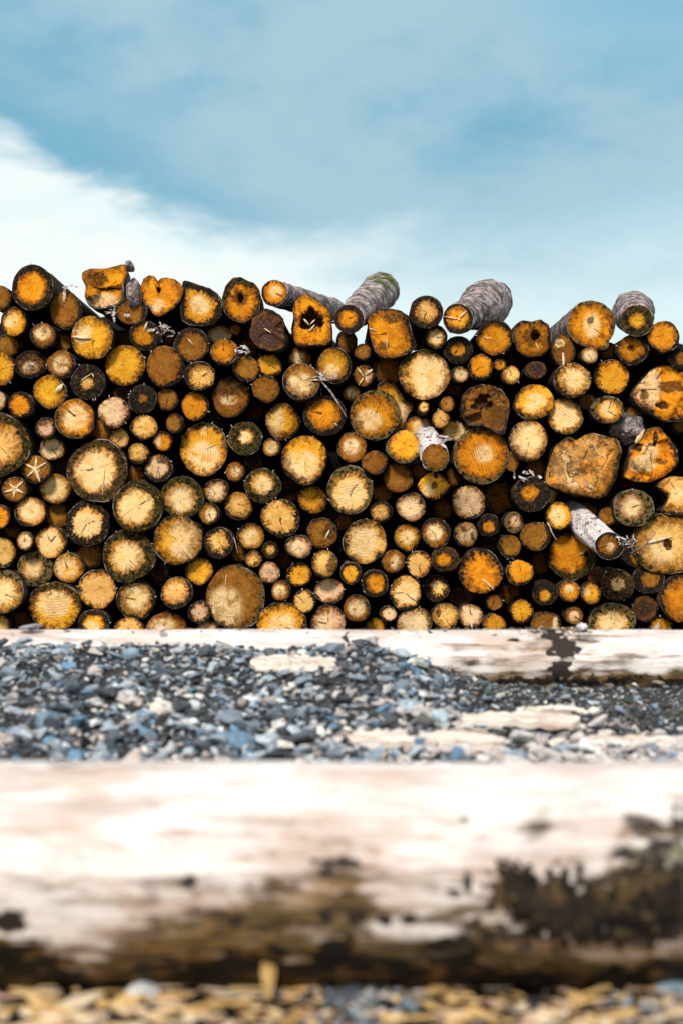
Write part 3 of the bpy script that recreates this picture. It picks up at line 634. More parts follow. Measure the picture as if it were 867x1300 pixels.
        for (hx, hz, ax, az) in lites:
            e = math.hypot((u - hx) / ax, (v - hz) / az)
            lv = max(lv, max(0.0, min(1.0, 1.6 - e)))
        yy = tx * px_ + tz * pz_ - 0.0025 + dep - dome * (1 - r * r)
        yy += 0.0016 * noise.noise((px_ * 60 + nx, pz_ * 60, 3.0))
        if rel:
            dd, pp = noise.voronoi((px_ * 9 + nx, pz_ * 9, 0.5))
            yy += rel * (noise.noise((pp[0].x * 7.3, pp[0].y * 5.1, nx)) * 1.2 + 0.5 * noise.noise((px_ * 14 + nx, pz_ * 14, 1.0))) * min(1, (1 - r) * 5)
        if r > 0.93: yy += 0.003
        V.append((px_, yy, pz_))
        A['m'].append(math.hypot(qx, qz) / max(b, 0.02)); A['rn'].append(rn_); A['hole'].append(hv); A['lite'].append(lv); A['stn'].append(sv)
        A['pr'].append(math.hypot(u - pox, v - poz) * rm); A['dirv'].append((math.cos(th), 0.0, math.sin(th)))
    put(0.0, 0)
    for i in range(1, rings + 1):
        for k in range(n): put(0.99 * i / rings, k)
    for k in range(n): Fc.append((0, 1 + k, 1 + (k + 1) % n))
    for i in range(rings - 1):
        for k in range(n):
            k2 = (k + 1) % n
            Fc.append((1 + i * n + k, 1 + (i + 1) * n + k, 1 + (i + 1) * n + k2, 1 + i * n + k2))
    c1, c2 = PAL[s['t']]
    j = rnd.uniform(0.76, 1.05); g = rnd.uniform(0.93, 1.07)
    c1 = (c1[0] * j, c1[1] * j * g, c1[2] * j); c2 = (c2[0] * j, c2[1] * j * g, c2[2] * j)
    at = {k: ('FLOAT_VECTOR' if k == 'dirv' else 'FLOAT', v) for k, v in A.items()}
    mesh_obj('cut_face', V, Fc, M['face'], root, attrs=at, props=dict(c1=c1, c2=c2, c3=RIM[s.get('rim', 'k')],
             fray=s.get('fray', 0.36), rings=s.get('rings', rnd.choice([0.0, 0.1, 0.35])), crk=s.get('crk', 0.0), rad=s.get('rad', rnd.choice([.1, .3, .6, 1.0])), saw=s.get('saw', rnd.choice([0.0, .15, .35, .5])), sawdir=rdir(), crack_a=rdir() if rnd.random() < .55 else (0.0, 0.0, 0.0), crack_b=rdir() if rnd.random() < .3 else (0.0, 0.0, 0.0), torn=s.get('torn', 0.0), toast=s.get('toast', rnd.choice([.32, .42, .55, .66, .78]))))
    s['root'], s['C'], s['S'], s['Y'] = root, C, S, Y
    # pale slivers torn from the face: (x0, y0, x1, y1, width px)
    for (x0, y0, x1, y1, wd) in s.get('spl', []):
        a = Vector((wx(x0, Y), 0, wz(y0, Y))) - Vector((C.x, 0, C.z)); b = Vector((wx(x1, Y), 0, wz(y1, Y))) - Vector((C.x, 0, C.z))
        ya = tx * a.x + tz * a.z; yb = tx * b.x + tz * b.z
        pa = Vector((a.x, ya - 0.004, a.z)); pb = Vector((b.x, yb - 0.008, b.z))
        md = (pa + pb) / 2 + Vector((0, -0.004, 0))
        Vs, Fs = tube([pa, pa.lerp(md, .5), md, md.lerp(pb, .5), pb], [wd * S * .2, wd * S * .34, wd * S * .4, wd * S * .26, wd * S * .05], 5)
        mesh_obj('splinter', Vs, Fs, M['sliver'], root, smooth=False)
    for (px, py, nfl, spread) in s.get('flakes', []):
        flakes(root, C, px, py, Y - 0.02, nfl, spread)
    for (px, py, sx, sz, dy) in s.get('knob', []):
        bm = bmesh.new(); bmesh.ops.create_icosphere(bm, subdivisions=4, radius=1.0)
        for v in bm.verts:
            d = v.co.normalized()
            v.co = d * (1 + 0.25 * noise.noise(d * 1.5 + Vector((nx, 0, 0))) + 0.04 * noise.noise(d * 5))
            v.co = Vector((v.co.x * sx * S, v.co.y * 0.10, v.co.z * sz * S))
        V = [v.co.copy() for v in bm.verts]; Fc = [tuple(v.index for v in f.verts) for f in bm.faces]; bm.free()
        mesh_obj('branch_stub', V, Fc, M['bark'], root, loc=Vector((wx(px, Y) - C.x, dy, wz(py, Y) - C.z)), attrs={'moss': ('FLOAT', [0.0] * len(V)), 'bk': ('FLOAT', [0.75] * len(V))})

def flakes(root, C, px, py, Y, nfl, spread):
    for _ in range(nfl):
        p = Vector((wx(px + rnd.gauss(0, spread), Y), Y + rnd.uniform(-0.03, 0.06), wz(py + rnd.gauss(0, spread * .45), Y))) - C
        u = Vector((rnd.gauss(0, 1), rnd.gauss(0, .5), rnd.gauss(0, .6))).normalized()
        w = u.cross(Vector((rnd.gauss(0, 1), rnd.gauss(0, 1), rnd.gauss(0, 1)))).normalized()
        q = u.cross(w); Vs = []
        ln, wd, th = rnd.uniform(.006, .026), rnd.uniform(.0025, .009), 0.0012
        for sy in (-1, 1):
            for (a, b) in ((-1, -.4), (-.3, -1), (1, -.5), (.7, .6), (-.5, 1)):
                Vs.append(u * a * ln + w * b * wd + q * (sy * th + a * a * ln * .25))
        Fs = [(4, 3, 2, 1, 0), tuple(5 + i for i in range(5))] + [(i, (i + 1) % 5, 5 + (i + 1) % 5, 5 + i) for i in range(5)]
        mesh_obj('bark_flake', Vs, Fs, M['flake'], root, loc=p, smooth=False)

def fillers():
    # dim ends of shorter logs set back in the widest gaps of the stack
    cand = []
    for gy in range(430, 796, 4):
        for gx in range(4, 866, 4):
            dm = min(math.hypot(gx - s['x'], gy - s['y']) - max(s['rx'], s['ry']) for s in LOGS)
            if dm > 7.5: cand.append((dm, gx, gy))
    cand.sort(reverse=True); got = []
    for dm, gx, gy in cand:
        if all(math.hypot(gx - a, gy - b) > r + dm for r, a, b in got):
            got.append((dm + 2, gx, gy))
        if len(got) >= 44: break
    for r, gx, gy in got:
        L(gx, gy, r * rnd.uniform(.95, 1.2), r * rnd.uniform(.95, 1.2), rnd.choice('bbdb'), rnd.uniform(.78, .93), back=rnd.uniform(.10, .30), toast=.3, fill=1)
fillers()
for s in LOGS:
    if 'fib' not in s and rnd.random() < 0.25: s['fib'] = rnd.randint(1, 4)
    build_log(s)

# labels -----------------------------------------------------------
COLN = {'o': 'orange', 'y': 'golden yellow', 'c': 'cream', 'p': 'pale greyish', 'b': 'brown', 'd': 'blackish brown'}
def descr(s):
    r = (s['rx'] + s['ry']) / 2
    size = 'tiny' if r < 11 else 'slim' if r < 15 else 'small' if r < 18.5 else 'medium' if r < 24 else 'thick'
    rim = ' in a wide dark bark ring' if s['cr'] < 0.6 else ' in a dark bark ring' if s['cr'] < 0.8 else ' with hardly any bark ring' if s['cr'] > 0.93 else ' with a thin bark ring'
    sh = ' star-shaped' if s.get('star') else ''
    if s.get('fill'): rim = ' set back in a gap'
    elif s.get('spl'): rim = ' with a pale splinter'
    elif any(h[4] == 0 for h in s.get('hole', [])): rim = ' with a dark blot'
    elif s.get('lite') and s['cr'] > .8: rim = ' with a pale heart'
    elif s.get('rings', 0) >= .7: rim = ' with clear growth rings'
    return f"{size} {COLN[s['t']]}{sh} log end{rim}"
DIRS = ['to the right of', 'up and right of', 'above', 'up and left of', 'to the left of', 'down and left of', 'below', 'down and right of']
def sector(a, b):
    return int(((math.degrees(math.atan2(-(b['y'] - a['y']), b['x'] - a['x'])) + 382.5) % 360) // 45)
used = set(); refs = [s for s in LOGS if 'ref' in s]
for s in LOGS:
    if 'lab' in s:
        s['label'] = s['lab']; used.add(s['lab'])
def dst(a, b): return math.hypot(a['x'] - b['x'], a['y'] - b['y'])
for s in LOGS:
    if 'label' in s: continue
    best = None
    for r in sorted(refs, key=lambda r: dst(r, s))[:5]:
        sec = sector(r, s); me = dst(r, s)
        others = [o for o in LOGS if o is not s and o is not r and sector(r, o) == sec and 'lab' not in o]
        same = [o for o in others if descr(o) == descr(s) and dst(r, o) < me * 1.6 + 30]
        close = not [o for o in others if dst(r, o) < me + 8]
        d = descr(s)
        if close: lab = f"{d}, nearest one {DIRS[sec]} {r['ref']}"
        elif not same: lab = f"{d}, {DIRS[sec]} {r['ref']}"
        else:
            rank = sorted(same + [s], key=lambda o: dst(r, o)).index(s)
            lab = f"{d}, {['nearer', 'second', 'third', 'fourth', 'fifth'][min(rank, 4)]} such {DIRS[sec]} {r['ref']}"
        if len(lab.replace('-', ' ').split()) > 16: lab = lab.replace(' log end', ' log').replace('hardly any bark ring', 'no bark').replace(', nearest one', ',').replace('with a thin bark ring', 'in thin bark').replace('with clear growth rings', 'with rings').replace('with a pale', 'with pale').replace('with a dark', 'with dark').replace('set back in a gap', 'deep in a gap').replace(' the log with', ' the log with').replace('in a wide dark bark ring', 'in wide dark bark').replace('in a dark bark ring', 'in dark bark')
        sc_ = (lab in used) * 10 + (len(same) > 0 and not close) * 2 + me / 200 + (len(lab.split()) > 16)
        if best is None or sc_ < best[0]: best = (sc_, lab)
    s['label'] = best[1]; used.add(best[1])
for s in LOGS:
    tag(s['root'], s['label'], 'log', s.get('group', 'cut logs in the stack'))

# logs of the stack beyond the frame's two sides
for side in (-1, 1):
    for r_ in range(7):
        for c_ in range(2):
            px = (-62 - 78 * c_ + (r_ % 2) * 34 - 10) if side < 0 else (930 + 78 * c_ - (r_ % 2) * 30 + 14)
            py = 772 - r_ * 55 + rnd.uniform(-4, 4)
            s = dict(x=px + rnd.uniform(-4, 4), y=py, rx=rnd.uniform(25, 36), ry=rnd.uniform(25, 30), t=rnd.choice('ocybc'), cr=rnd.uniform(.7, .92))
            if side < 0 and px > -38: s['x'] = -42
            build_log(s)
            tag(s['root'], 'bark covered log of the stack lying just beyond the edge of the photo', 'log', 'logs of the stack outside the photo')

# ------------------------------------------------------------------ ground
def curve(pts, x):
    if x <= pts[0][0]: return pts[0][1]
    for (a, b), (c, d) in zip(pts, pts[1:]):
        if x <= c: return b + (d - b) * (x - a) / (c - a)
    return pts[-1][1]
def sm(a, b, t):
    t = max(0.0, min(1.0, (t - a) / (b - a))); return t * t * (3 - 2 * t)
def H(x, y):
    right = sm(0.05, 0.55, x + 0.05 * noise.noise((x * 2, y * 2, 3)))
    top = 0.326 - 0.118 * right
    h = 0.15 * sm(3.3, 4.3, y) + (top - 0.15) * sm(4.2, 5.95, y)
    h += (0.155 - top) * sm(6.25, 7.2, y)
    if y > 3.4 and y < 8: h += 0.018 * noise.noise((x * 2.5, y * 2.5, 0)) + 0.010 * noise.noise((x * 8, y * 8, 4))
    return h
xs = sorted(set([-400, -150, -60, -25, -12, -7, -4.5] + [round(-3 + 0.06 * i, 3) for i in range(101)] + [4.5, 7, 12, 25, 60, 150, 400]))
ys = sorted(set([-200, -60, -20, -6, 0, 1.5] + [round(2.4 + 0.06 * i, 3) for i in range(100)] + [9, 10, 12, 15, 20, 30, 60, 120, 300, 900]))
V = [(x, y, H(x, y)) for y in ys for x in xs]
nX = len(xs)
Fc = [(j * nX + i, j * nX + i + 1, (j + 1) * nX + i + 1, (j + 1) * nX + i) for j in range(len(ys) - 1) for i in range(nX - 1)]
tag(mesh_obj('ground', V, Fc, M['soil']), 'dark gravelly ground rising to a low heap before the stack', 'ground', kind='structure')
# added near-black bank behind the stack
V, Fc = [], []  # unseen, invented to keep the sky out of the gaps between logs
nb = 240
for i in range(nb + 1):
    x = -9 + 18 * i / nb
    px = CX + F * x / 13.3
    top = CAMH + (CY - curve([(-600, 470), (-100, 425), (0, 412), (60, 405), (120, 402), (200, 402), (300, 412), (420, 425), (440, 450), (480, 462), (560, 450), (610, 455), (640, 440), (700, 445), (770, 462), (784, 508), (797, 508), (812, 442), (900, 445), (1500, 560)], px)) / F * 13.3 + 0.03 * noise.noise((x * 4, 0, 8))
    for (yy, f) in ((12.45, 0.0), (12.6, .5), (12.85, .86), (13.3, 1.0), (14.5, .95), (17, 0.0)):
        V.append((x, yy + 0.15 * noise.noise((x * 2, yy, 1)), 0.15 + (top - 0.15) * f * (1 + 0.06 * noise.noise((x * 3, yy * 3, 5))) - (0.02 if f == 0 else 0)))
for i in range(nb):
    for k in range(5):
        Fc.append((i * 6 + k, (i + 1) * 6 + k, (i + 1) * 6 + k + 1, i * 6 + k + 1))
tag(mesh_obj('gap_backdrop', V, Fc, M['backdrop']), 'unseen near-black added bank behind the log stack', 'backdrop', kind='structure')

# ------------------------------------------------------------------ stones
g = np.random.default_rng(5)
protos = []
for k in range(14):
    bm = bmesh.new()
    for _ in range(13):
        v = Vector((rnd.gauss(0, 1), rnd.gauss(0, 1), rnd.gauss(0, 1))).normalized() * rnd.uniform(.8, 1.05)
        bm.verts.new((v.x * 1.15, v.y * .85, v.z * rnd.choice([.36, .48, .6])))
    res = bmesh.ops.convex_hull(bm, input=bm.verts)
    bmesh.ops.delete(bm, geom=[e for e in res['geom_interior'] if isinstance(e, bmesh.types.BMVert)], context='VERTS')
    bm.verts.index_update()
    protos.append((np.array([v.co[:] for v in bm.verts]), [tuple(v.index for v in f.verts) for f in bm.faces]))
    bm.free()
STONEC = [((0.065, 0.076, 0.092), 20), ((0.20, 0.24, 0.29), 22), ((0.39, 0.435, 0.49), 21), ((0.68, 0.66, 0.65), 9), ((0.018, 0.019, 0.022), 21),
          ((0.46, 0.38, 0.34), 12), ((0.12, 0.23, 0.35), 6), ((0.80, 0.73, 0.64), 5)]
STW = np.array([w for _, w in STONEC], float); STW /= STW.sum()
def scatter(name, pts, sizes, cols, mat, label, cat, flat=1.0, proto=None, tilt=.35):
    VV, FF, CC = [], [], []; b0 = 0
    for (x, y, z), sz, cl in zip(pts, sizes, cols):
        v, f = (proto or protos)[g.integers(len(proto or protos))]
        a = g.uniform(0, 6.28); ca, sa = math.cos(a), math.sin(a)
        t1, t2 = g.normal(0, tilt, 2)
        q = v * np.array([g.uniform(.8, 1.25), g.uniform(.7, 1.1), flat * g.uniform(.75, 1.2)]) * sz
        q = q @ np.array([[1, 0, 0], [0, math.cos(t1), -math.sin(t1)], [0, math.sin(t1), math.cos(t1)]]) @ np.array([[math.cos(t2), 0, math.sin(t2)], [0, 1, 0], [-math.sin(t2), 0, math.cos(t2)]])
        q = q @ np.array([[ca, -sa, 0], [sa, ca, 0], [0, 0, 1]]) + np.array([x, y, z])
        VV.append(q); FF += [tuple(b0 + i for i in ff) for ff in f]; CC += [(*cl, 1.0)] * len(v); b0 += len(v)
    o = mesh_obj(name, np.concatenate(VV).tolist(), FF, mat, smooth=False, attrs={'tint': ('FLOAT_COLOR', CC)})
    return tag(o, label, cat, kind='stuff')
pts, sizes, cols = [], [], []
def stone_col(warm=0.0):
    c = np.array(STONEC[g.choice(len(STONEC), p=STW)][0]) * g.uniform(.75, 1.25)
    return tuple(np.clip(c, 0, .85))
for _ in range(20000):
    y = 4.2 + 2.3 * g.random() ** 1.05
    x = g.uniform(-1.9, 1.9)
    near = 1 - (y - 4.2) / 2.3
    sz = min(0.036, 0.0052 * math.exp(abs(g.normal(0, .68))) * (0.75 + 0.75 * near))
    rt = sm(.1, .6, x)
    sz *= 1 - .35 * rt * (y > 4.9)
    c = np.array(stone_col())
    if y < 5.15 and g.random() < .45 * sm(-.1, .3, x): c = np.array([.66, .58, .54]) * g.uniform(.7, 1.1); sz *= 1.25
    if g.random() < .40 * rt and y > 5.15: c = c * np.array([.30, .25, .18]) + np.array([.01, .008, .004])
    pts.append((x, y, H(x, y) + sz * g.uniform(-.1, .75))); sizes.append(sz); cols.append(tuple(c))
for _ in range(5200):
    y = g.uniform(6.25, 8.95) if g.random() < .55 else g.uniform(3.2, 4.3); x = g.uniform(-2.2, 2.2); sz = 0.008 * math.exp(abs(g.normal(0, .5)))
    pts.append((x, y, H(x, y) + sz * .2)); sizes.append(sz); cols.append(stone_col())
scatter('gravel', pts, sizes, cols, M['stone'], 'blue grey slate gravel heaped between the two pale trunks', 'gravel')
pts, sizes, cols = [], [], []
for _ in range(300):
    y = g.uniform(2.3, 3.5); x = g.uniform(-1.5, 1.5)
    sz = min(.02, 0.0045 * math.exp(abs(g.normal(0, .6))))
    pts.append((x, y, H(x, y) + sz * .3)); sizes.append(sz); cols.append(stone_col())
for _ in range(260):
    x = wx(448, 2.93) + g.normal(0, .045) if g.random() < .7 else wx(830, 2.93) + g.normal(0, .05)
    y = g.uniform(2.6, 3.06); sz = min(.016, 0.0055 * math.exp(abs(g.normal(0, .5))))
    pts.append((x, y, .018 + sz * .4)); sizes.append(sz); cols.append(tuple(np.array(stone_col()) * .8))
scatter('fine_gravel', pts, sizes, cols, M['stone'], 'small grey stones among the wood chips under the near trunk', 'gravel')
# wood chips in front of the near trunk
chipp = []
for k in range(8):
    p = np.array([(-1, -.35, 0), (-.2, -.6, .1), (.9, -.3, 0), (1.1, .2, .12), (.3, .55, .05), (-.8, .4, .1)]) * np.array([1.25, g.uniform(.6, 1.1), 1]) + g.normal(0, .09, (6, 3))
    v = np.concatenate([p, p + np.array([0, 0, -.16])])
    chipp.append((v, [(0, 1, 2, 3, 4, 5), (11, 10, 9, 8, 7, 6)] + [(i + 6, (i + 1) % 6 + 6, (i + 1) % 6, i) for i in range(6)]))
pts, sizes, cols = [], [], []
CH = [(0.70, 0.46, 0.20), (0.78, 0.57, 0.32), (0.62, 0.38, 0.14), (0.75, 0.60, 0.42), (0.22, 0.12, 0.05), (0.66, 0.44, 0.30)]
for _ in range(3000):
    y = g.uniform(2.3, 3.25); x = g.uniform(-1.4, 1.4)
    sz = min(.04, 0.012 * math.exp(abs(g.normal(0, .5))))
    pts.append((x, y, 0.006 + g.uniform(0, .014))); sizes.append(sz); cols.append(tuple(np.array(CH[g.integers(len(CH))]) * g.uniform(1.0, 1.35)))
N = NT('chip_wood'); tc = N.attr('tint', out='Color'); na = N.noise(N.coord(), 120, 4, .7)
M['chip'] = N.finish(N.mix(N.ramp(na, .4, .65), tc, N.mix(.5, tc, (.15, .08, .03))), .8, na, .4, .004, .2)
scatter('wood_chips', pts, sizes, cols, M['chip'], 'tan wood chips and bark scraps on the ground before the near trunk', 'wood chips', proto=chipp, tilt=.07, flat=.6)

def big_stone(px, py, Y, z, sx, sy, sz, tint, label, name='stone', group=None):
    bm = bmesh.new()
    for _ in range(26):
        v = Vector((rnd.gauss(0, 1), rnd.gauss(0, 1), rnd.gauss(0, 1))).normalized() * rnd.uniform(.88, 1.02)
        bm.verts.new((v.x * sx, v.y * sy, v.z * sz))
    res = bmesh.ops.convex_hull(bm, input=bm.verts)
    bmesh.ops.delete(bm, geom=[e for e in res['geom_interior'] if isinstance(e, bmesh.types.BMVert)], context='VERTS')
    bmesh.ops.bevel(bm, geom=bm.edges[:] , offset=min(sx, sz) * .10, segments=2, affect='EDGES', profile=.6)
    bm.verts.index_update()
    V = [v.co[:] for v in bm.verts]; Fc = [tuple(v.index for v in f.verts) for f in bm.faces]; bm.free()
    o = mesh_obj(name, V, Fc, M['stone'], loc=(wx(px, Y), Y, z), smooth=False, attrs={'tint': ('FLOAT_COLOR', [(*tint, 1)] * len(V))})
    o.rotation_euler = (rnd.uniform(-.1, .2), rnd.uniform(-.2, .2), rnd.uniform(-.5, .5))
    return tag(o, label, 'stone', group)
def on_heap(px, py):
    """walk a sight line down to the ground"""
    y = 3.6
    while y < 7:
        if CAMH + (CY - py) / F * y < H(wx(px, y), y): break
        y += 0.01
    return y
STN = [(213, 903, .056, .04, .034, (.72, .66, .58), 'large pale cream angular stone in the middle of the gravel heap'),
       (298, 946, .058, .05, .026, (.13, .23, .33), 'wide flat steel blue stone at the heap edge behind the near trunk'),
       (60, 925, .040, .03, .034, (.17, .25, .33), 'blunt blue stone in the gravel by the left side of the photo'),
       (165, 880, .034, .03, .026, (.26, .34, .42), 'blue grey stone up and left of the large cream stone'),
       (166, 836, .030, .03, .026, (.24, .34, .43), 'light blue stone high on the gravel heap below the far trunk'),
       (555, 916, .034, .03, .026, (.45, .55, .62), 'pale bluish rounded stone before the narrow pale slab'),
       (520, 902, .036, .03, .024, (.40, .48, .54), 'light grey block shaped stone left of the pale bluish stone'),
       (345, 948, .026, .03, .030, (.40, .44, .48), 'upright light grey stone right of the wide flat blue stone'),
       (245, 905, .026, .03, .026, (.62, .62, .62), 'white grey stone touching the large cream stone'),
       (120, 855, .030, .03, .018, (.55, .46, .40), 'pinkish flat stone above the gravel heap\'s middle'),
       (700, 962, .040, .04, .016, (.24, .30, .34), 'flat slate grey stone lying along the near trunk'),
       (812, 955, .030, .03, .026, (.55, .48, .46), 'pinkish grey stone near the right side behind the near trunk'),
       (768, 936, .024, .02, .019, (.68, .60, .57), 'pale pinkish stone by the end of the narrow pale slab'),
       (836, 938, .026, .02, .020, (.66, .60, .58), 'whitish stone near the right edge behind the near trunk'),
       (848, 962, .030, .02, .018, (.62, .55, .52), 'flat pinkish white stone in the corner behind the near trunk'),
       (762, 958, .026, .02, .018, (.70, .62, .58), 'pale flattish stone left of the pinkish grey stone'),
       (470, 955, .030, .02, .022, (.66, .58, .54), 'rounded pale pink stone behind the near trunk, left of the short slab'),
       (20, 940, .032, .03, .028, (.30, .33, .40), 'grey lavender stone in the left corner of the gravel'),
       (600, 948, .036, .03, .018, (.30, .22, .20), 'dark reddish flat stone between the two pale slabs')]
for (px, py, a, b, c, t, lab) in STN:
    y = on_heap(px, py); big_stone(px, py, y, H(wx(px, y), y) + c * .35, a, b, c, t, lab)
big_stone(183, 1274, 2.98, 0.018, .027, .03, .018, (.70, .69, .67), 'rounded white stone on the wood chips below the near trunk')
big_stone(440, 1278, 2.95, 0.014, .045, .035, .018, (.06, .07, .085), 'dark slate stone half buried among the wood chips')
big_stone(855, 1268, 3.0, 0.014, .030, .03, .022, (.22, .32, .40), 'blue grey stone among chips in the bottom corner')
big_stone(40, 797, 6.08, 0.386, .042, .03, .010, (.30, .27, .30), 'dark flat fragment lying on top of the far trunk')
big_stone(738, 797, 6.08, 0.385, .022, .02, .014, (.62, .58, .60), 'small pale stone resting on top of the far trunk')
big_stone(205, 800, 6.05, 0.382, .016, .02, .012, (.62, .45, .34), 'small tan pebble on the crest of the far trunk')

# ------------------------------------------------------------------ trunks lying across
def trunk(name, Y, z, r, x0, x1, label, marks, rough_amp, rot=0.0, na=150):
    root = bpy.data.objects.new(name, None); COL.objects.link(root); root.location = (0, Y, z); root.rotation_euler.z = rot
    X = [x0 + (-.8 - x0) * i / 40 for i in range(40)] + [-.8 + 1.6 * i / 400 for i in range(400)] + [.8 + (x1 - .8) * i / 40 for i in range(41)]
    V, Fc = [], []; A = dict(ochre=[], stain_shade=[], knot=[])
    for x in X:
        rr = r * (1 - 0.012 * x)
        for k in range(na):
            th = 2 * math.pi * k / na            # 0 = towards +Y, pi/2 = up
            c, q = math.cos(th), math.sin(th)
            d = rr * (1 + rough_amp * noise.noise((x * 1.2, c * 1.5, q * 1.5)) + rough_amp * .5 * noise.noise((x * 3, c * 7, q * 7)))
            yy, zz = Y + c * rr, z + q * rr
            px, py = CX + F * x / yy, CY + F * (CAMH - zz) / yy       # the mark's place along and round the trunk, as read off the photograph
            if c > 0 and q < 0: py = 2000
            o_, s_, k_ = marks(px, py)
            A['ochre'].append(o_); A['stain_shade'].append(s_); A['knot'].append(k_)
            V.append((x, c * (d - .002 * k_), q * (d - .002 * k_)))
    nx = len(X) - 1
    for i in range(nx):
        for k in range(na):
            k2 = (k + 1) % na
            Fc.append((i * na + k, i * na + k2, (i + 1) * na + k2, (i + 1) * na + k))
    mesh_obj('peeled_wood', V, Fc, M['peeled'], root, attrs={k: ('FLOAT', v) for k, v in A.items()})
    for xe, sgn in ((x0, -1), (x1, 1)):
        rr = r * (1 - 0.012 * xe)
        vv = [(0, 0, 0)]; ff = []
        A = dict(m=[0.0], rn=[0.0], hole=[0.0], lite=[0.0], pr=[0.0], dirv=[(1, 0, 0)])
        for ri in range(1, 9):
            for k in range(48):
                th = 2 * math.pi * k / 48; f = ri / 8
                vv.append((0.01 * sgn * (1 - f * f), math.cos(th) * rr * f, math.sin(th) * rr * f))
                A['m'].append(f / .97); A['rn'].append(f); A['hole'].append(0.0); A['lite'].append(0.0); A['pr'].append(rr * f); A['dirv'].append((math.cos(th), 0, math.sin(th)))
        A['stn'] = [0.0] * len(vv)
        for k in range(48): ff.append((0, 1 + k, 1 + (k + 1) % 48))
        for ri in range(7):
            for k in range(48): ff.append((1 + ri * 48 + k, 1 + (ri + 1) * 48 + k, 1 + (ri + 1) * 48 + (k + 1) % 48, 1 + ri * 48 + (k + 1) % 48))
        mesh_obj('cut_face', vv, ff, M['face'], root, loc=(xe, 0, 0), attrs={k: ('FLOAT_VECTOR' if k == 'dirv' else 'FLOAT', v) for k, v in A.items()},
                 props=dict(c1=PAL['c'][0], c2=PAL['c'][1], c3=RIM['k'], fray=.3, rings=.6, crk=0.0, toast=.6, rad=.4, saw=.3, sawdir=rdir(), crack_a=rdir(), crack_b=(0.0, 0.0, 0.0), torn=0.0))
    return tag(root, label, 'log')
def bark_shade_patch(root, r, x0, x1, t0, t1, maskfn, thick, lichen=None, nx=150, na=60):
    idx, V, Fc, lk = {}, [], [], []
    def vid(i, k, inner):
        key = (i, k, inner)
        if key not in idx:
            x = x0 + (x1 - x0) * i / nx; th = t0 + (t1 - t0) * k / na
            hgt = thick * (0.55 + 0.9 * abs(noise.noise((x * 9, th * 2.4, 3.3))) + .5 * noise.noise((x * 25, th * 7, 1)))
            d = r * (1 - 0.012 * x) + (-0.004 if inner else max(.003, hgt))
            V.append((x, math.cos(th) * d, math.sin(th) * d)); lk.append(lichen(x, th) if lichen else 0.0); idx[key] = len(V) - 1
        return idx[key]
    on = [[maskfn(x0 + (x1 - x0) * (i + .5) / nx, t0 + (t1 - t0) * (k + .5) / na) > 0 for k in range(na)] for i in range(nx)]
    for i in range(nx):
        for k in range(na):
            if not on[i][k]: continue
            Fc.append((vid(i, k, 0), vid(i, k + 1, 0), vid(i + 1, k + 1, 0), vid(i + 1, k, 0)))
            for (di, dk, e) in ((-1, 0, ((i, k + 1), (i, k))), (1, 0, ((i + 1, k), (i + 1, k + 1))), (0, -1, ((i, k), (i + 1, k))), (0, 1, ((i + 1, k + 1), (i, k + 1)))):
                a, b = i + di, k + dk
                if not (0 <= a < nx and 0 <= b < na and on[a][b]):
                    (p, q), (p2, q2) = e
                    Fc.append((vid(p, q, 0), vid(p2, q2, 0), vid(p2, q2, 1), vid(p, q, 1)))
    return mesh_obj('bark_shade_patch', V, Fc, M['oldbark_shade'], root, attrs={'lichen': ('FLOAT', lk)})

PI = math.pi
def nz(px, py, sx, sy, k): return noise.noise((px / sx, py / sy, k))
EDGE = [(-300, 1170), (0, 1160), (60, 1192), (130, 1195), (200, 1168), (280, 1140), (340, 1116), (400, 1095), (440, 1092), (480, 1140), (560, 1160), (620, 1150), (700, 1165), (900, 1180), (1300, 1170)]
DARK = [(-300, 1196), (0, 1184), (60, 1212), (130, 1232), (250, 1214), (340, 1212), (400, 1200), (560, 1208), (640, 1220), (760, 1224), (900, 1216)]  # from here down, underside shade is painted over the stained bark
KN = [(238, 1118, 13, 9), (426, 1094, 34, 7), (412, 1107, 12, 7), (592, 1122, 7, 16), (575, 1134, 10, 7), (446, 1098, 22, 5), (415, 1165, 14, 9), (452, 1166, 13, 10), (486, 1168, 11, 8), (520, 1168, 13, 9), (588, 1041, 6, 4), (12, 1170, 26, 16), (300, 1170, 14, 6)]
OC = [(590, 1062, 44, 14, .55), (676, 1042, 20, 26, .5), (140, 1110, 60, 24, .35), (330, 1110, 60, 16, .35), (100, 975, 70, 10, .5), (258, 1050, 90, 16, .25), (430, 1115, 70, 30, .5), (600, 1130, 50, 30, .5)]
